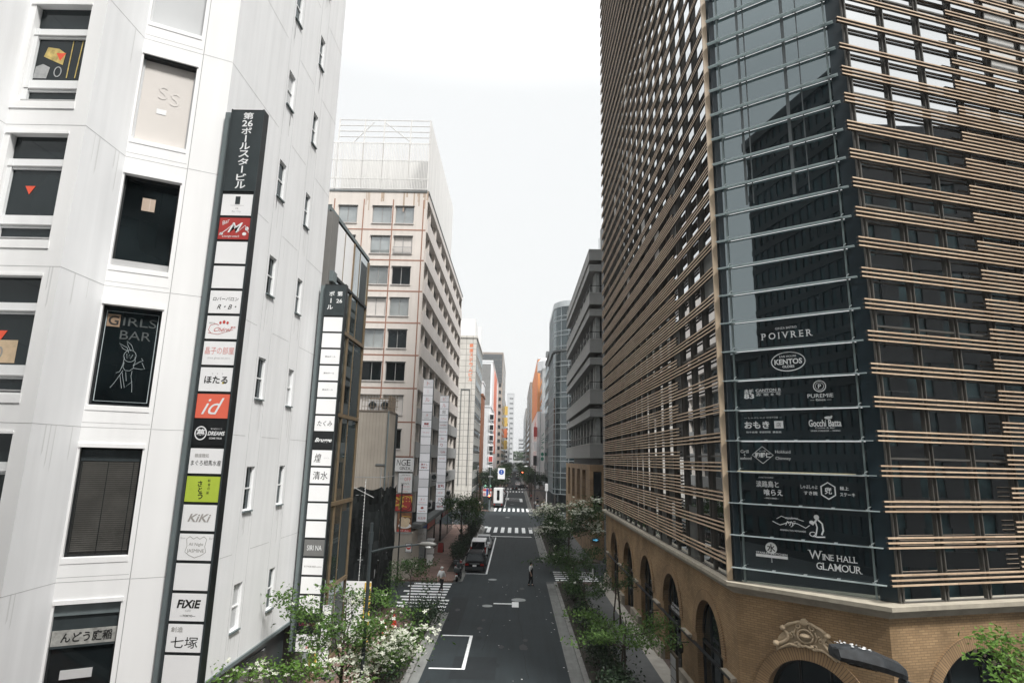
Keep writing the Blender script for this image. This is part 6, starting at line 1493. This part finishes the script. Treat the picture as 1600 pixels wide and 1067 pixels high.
# shop clutter on the pavements
def aframe(label,x,y,rz,c):
    t=thing('a_frame_sign',label,'sign',(x,y,Z),rz); m=MB()
    for s in (-1,1): m.face([(-.28,s*.25,0),(.28,s*.25,0),(.28,s*.03,.95),(-.28,s*.03,.95)][::-s],c); m.face([(-.28,s*.22,0),(.28,s*.22,0),(.28,0,.95),(-.28,0,.95)][::s],black)
    put(m.build('board'),t); m=MB(); m.bx(-.3,.3,-.04,.04,.93,.97,black); put(m.build('hinge'),t)
aframe('white folding pavement sign in front of the pink building canopy',-7.9,58.5,R(5),panelw)
aframe('red folding pavement sign farther along the pink building canopy',-7.8,66,R(-8),crimson)
t=thing('vending_machine','white drinks vending machine against the pink building','vending machine',(-8.4,62,Z)); m=MB(); m.bx(-.35,.35,-.5,.5,.0,1.83,panelw); put(m.build('body'),t)
m=MB(); m.bx(.351,.36,-.42,.42,.95,1.7,gl_blue); put(m.build('display'),t); m=MB(); m.bx(.351,.37,-.35,.35,.2,.4,black); put(m.build('hatch'),t)
for i,(y,z) in enumerate(((58,5.0),(61,5.0),(64,7.6),(72,5.0),(75,7.6),(78,5.2))):
    t=thing('air_conditioner','outdoor air conditioner unit on the street side of the pink building','air conditioner',(PX+.35,y,z),group='air conditioners on the pink building'); m=MB(); m.bx(-.22,.22,-.45,.45,0,.75,lightink); put(m.build('case'),t)
    m=MB(); m.lathe((-.0,-.46,.38),[(.26,0),(.26,-.015),(.06,-.02)],dkgrey,12,axis='y'); put(m.build('fan_grille'),t); m=MB(); m.bx(-.4,.2,-.35,-.3,-.06,0,dkgrey); m.bx(-.4,.2,.3,.35,-.06,0,dkgrey); put(m.build('bracket'),t)
# ------------------------------------------------------------------ people
skin=mat('skin',(.50,.33,.25),rough=.6,var=.05); hairb=mat('dark_hair',(.012,.010,.009),rough=.6)
def skinned(name,joints,edges,mt,parent,sub=2,root=0):
    me=bpy.data.meshes.new(name); me.from_pydata([j[0] for j in joints],edges,[]); o=bpy.data.objects.new(name,me); col.objects.link(o)
    md=o.modifiers.new('skin','SKIN'); md.use_smooth_shade=True
    sv=me.skin_vertices[0].data if me.skin_vertices else None
    if sv is None:
        me.attributes; bm=bmesh.new(); bm.from_mesh(me); bm.verts.layers.skin.verify(); bm.to_mesh(me); bm.free(); sv=me.skin_vertices[0].data
    for i,j in enumerate(joints):
        r=j[1]; sv[i].radius=(r,r) if not isinstance(r,tuple) else r; sv[i].use_root=(i==root)
    o.modifiers.new('sub','SUBSURF').levels=sub
    dg=bpy.context.evaluated_depsgraph_get(); ev=bpy.data.meshes.new_from_object(o.evaluated_get(dg)); o.modifiers.clear(); o.data=ev; bpy.data.meshes.remove(me)
    ev.materials.clear(); ev.materials.append(mt); ev.polygons.foreach_set('use_smooth',[True]*len(ev.polygons))
    if parent: o.parent=parent
    return o
def person(label,loc,rz,shirt,trouser,hair,walk=.0,capped=None,apron=None,hands=True,bag=None,group=None,lean=0):
    """1.70 m tall, facing +Y"""
    t=thing('person',label,'person',loc,rz,group=group); t.scale=(1.07,)*3
    s=walk; hip=.90
    J=[((0,0,.93),.13),((0,.005,1.12),.12),((0,.0,1.32),.135),((0,0,1.43),.075),((0,.01,1.50),.05),((0,.03,1.60),.085),((0,.02,1.68),.05)]
    Ed=[(0,1),(1,2),(2,3),(3,4),(4,5),(5,6)]
    def chain(pts,frm):
        a=frm
        for p in pts: J.append(p); Ed.append((a,len(J)-1)); a=len(J)-1
        return a
    sw=s*.32
    legs=[]
    for sd,st in ((-1,1),(1,-1)):
        y=sw*st; knee=(sd*.10,y*.55+.03+abs(s)*.04,.49); ank=(sd*.10,y*1.25-.02-(.06*s if st<0 else 0),.08+(.06*s if st<0 else 0)); toe=(sd*.11,ank[1]+.15,.03+(.03*s if st<0 else 0)); legs.append((knee,ank,toe))
        chain([((sd*.09,0,.86),.095),(knee,.065),((ank[0],ank[1],ank[2]),.042),(toe,.035)],0)
    arms=[]
    for sd,st in ((-1,-1),(1,1)):
        y=sw*st*.8; el=(sd*.235,y*.5-.02,1.12); wr=(sd*.235,y+.06,.88); arms.append((el,wr))
        a=chain([((sd*.185,0,1.38),.055),(el,.042),(wr,.028),((sd*.23,wr[1]+.02,.82),.03)],2)
        if hands:
            for k in range(4): chain([((sd*.228,wr[1]+.055-.024*k,.765),.009),((sd*.222,wr[1]+.06-.024*k,.715+.008*abs(k-1.3)),.008)],a)
            chain([((sd*.215,wr[1]+.065,.80),.010),((sd*.20,wr[1]+.078,.77),.008)],a)
    skinned('body',J,Ed,skin,t)
    # face
    f=MB()
    for sx in (-1,1): f.lathe((sx*.032,.105,1.615),[(.002,-.008),(.011,0),(.002,.008)],ink,8,axis='y')
    f.lathe((0,.115,1.59),[(.012,-.01),(.010,.01),(.003,.02)],skin,8,axis='y'); f.bx(-.022,.022,.105,.112,1.548,1.555,redink); o=put(f.build('face'),t)
    # clothing
    S=[((0,0,.92),.150),((0,.005,1.12),.142),((0,0,1.33),.155),((0,0,1.43),.085)]; SE=[(0,1),(1,2),(2,3)]
    for sd,(el,wr) in zip((-1,1),arms):
        i=len(S); S+= [((sd*.18,0,1.385),.072),((el[0],el[1],el[2]),.056),(tuple(el[k]+(wr[k]-el[k])*.35 for k in range(3)),.048)]; SE+=[(2,i),(i,i+1),(i+1,i+2)]
    skinned('shirt',S,SE,shirt,t)
    Tr=[((0,0,.97),.148),((0,0,.88),.145)]; TE=[(0,1)]
    for sd,(kn,an,to) in zip((-1,1),legs):
        i=len(Tr); Tr+=[((sd*.095,0,.80),.108),(kn,.078),((an[0],an[1],an[2]+.03),.060)]; TE+=[(1,i),(i,i+1),(i+1,i+2)]
    skinned('trousers',Tr,TE,trouser,t)
    for kn,an,to in legs:
        m=MB(); m.tube([(an[0],an[1]-.05,an[2]-.03),(to[0],to[1]-.04,to[2]+.015),(to[0],to[1]+.03,to[2]+.01)],[.045,.047,.03],black,8); put(m.build('shoe',smooth=True),t)
    m=MB(); m.lathe((0,.005,1.625),[(.06,-.075),(.095,-.02),(.104,.03),(.085,.085),(.04,.112),(.005,.118)],hair,14); put(m.build('cap' if capped else 'hair',smooth=True),t)
    if capped:
        m=MB(); m.bx(-.07,.07,.08,.19,1.655,1.667,hair); put(m.build('cap_peak'),t)
    if apron:
        skinned('apron',[((0,.0,.45),.19),((0,.0,.92),.178),((0,.0,1.15),.170),((0,.0,1.36),.168)],[(0,1),(1,2),(2,3)],apron,t)
    if bag:
        m=MB(); m.bx(.24,.34,-.12,.16,.45,.78,bag); m.tube([(.29,-.05,.78),(.27,0,.92),(.29,.1,.78)],.01,bag,5); put(m.build('bag'),t)
    return t
shw=mat('white_shirt',(.70,.71,.71),rough=.8); trk=mat('black_trousers',(.010,.011,.013),rough=.9); wh=mat('white_hair',(.66,.66,.64),rough=.8); gry=mat('grey_cloth',(.16,.17,.18),rough=.9); nvy=mat('navy_cloth',(.02,.03,.06),rough=.9); bei=mat('beige_cloth',(.38,.32,.25),rough=.9); rdc=mat('red_cloth',(.30,.04,.04),rough=.9)
person('person in white shirt and long black apron standing in the middle of the road',(1.42,50.6,.01),R(-115),shw,trk,hairb,.25,True,trk)
person('person with white cap and white shirt in black trousers stepping across the left zebra crossing',(-5.45,47.4,.02),R(-25),shw,trk,wh,.9,True)
fpg='distant pedestrians on the pavements'
pa=[(4.4,117.5,gry,nvy,hairb,'in grey top at the right corner of the far crossing'),(5.3,119.5,shw,trk,hairb,'in white shirt at the right corner of the far crossing'),(5.7,122,trk,trk,hairb,'all in black on the right pavement beyond the crossing'),(4.2,126,shw,nvy,hairb,'in white top and navy trousers by the thick black lamp post'),(6.3,131,bei,gry,hairb,'in beige coat on the right pavement'),(5.1,138,nvy,trk,hairb,'in navy on the right pavement farther along'),(4.0,150,rdc,trk,hairb,'in red top on the right pavement'),(-6.8,112.5+7,shw,trk,hairb,'in white by the picture kiosk on the left'),(-7.4,124,trk,gry,hairb,'in black top behind the picture kiosk'),(-6.4,74,gry,trk,hairb,'in grey on the left pavement behind the shrubs'),(4.1,205,shw,nvy,hairb,'in white at the distant zebra crossing'),(-4.0,208,nvy,trk,hairb,'in navy at the distant zebra crossing'),(3.3,209,trk,trk,hairb,'in black at the distant zebra crossing'),(-3.0,206,bei,trk,hairb,'in beige at the distant zebra crossing')]
for i,(x,y,a,b,h,l) in enumerate(pa):
    person('pedestrian '+l,(x,y,Z if abs(x)>4.6 else .02),R((i*67)%360),a,b,h,.6 if i%2 else .2,hands=False,bag=(trk if i%4==1 else None),group=fpg)
# ------------------------------------------------------------------ air
if HAZE:
    m=MB(); m.bx(-720,720,-320,1520,-1,100,mat('tmp',(1,1,1))); o=m.build('haze'); o['kind']='stuff'
    hm=bpy.data.materials.new('haze_air'); hm.use_nodes=True; t=hm.node_tree; t.nodes.clear(); oo=t.nodes.new('ShaderNodeOutputMaterial'); pv=t.nodes.new('ShaderNodeVolumePrincipled')
    pv.inputs['Density'].default_value=HAZE; pv.inputs['Color'].default_value=(.95,.97,1,1); t.links.new(pv.outputs[0],oo.inputs['Volume']); o.data.materials.clear(); o.data.materials.append(hm)
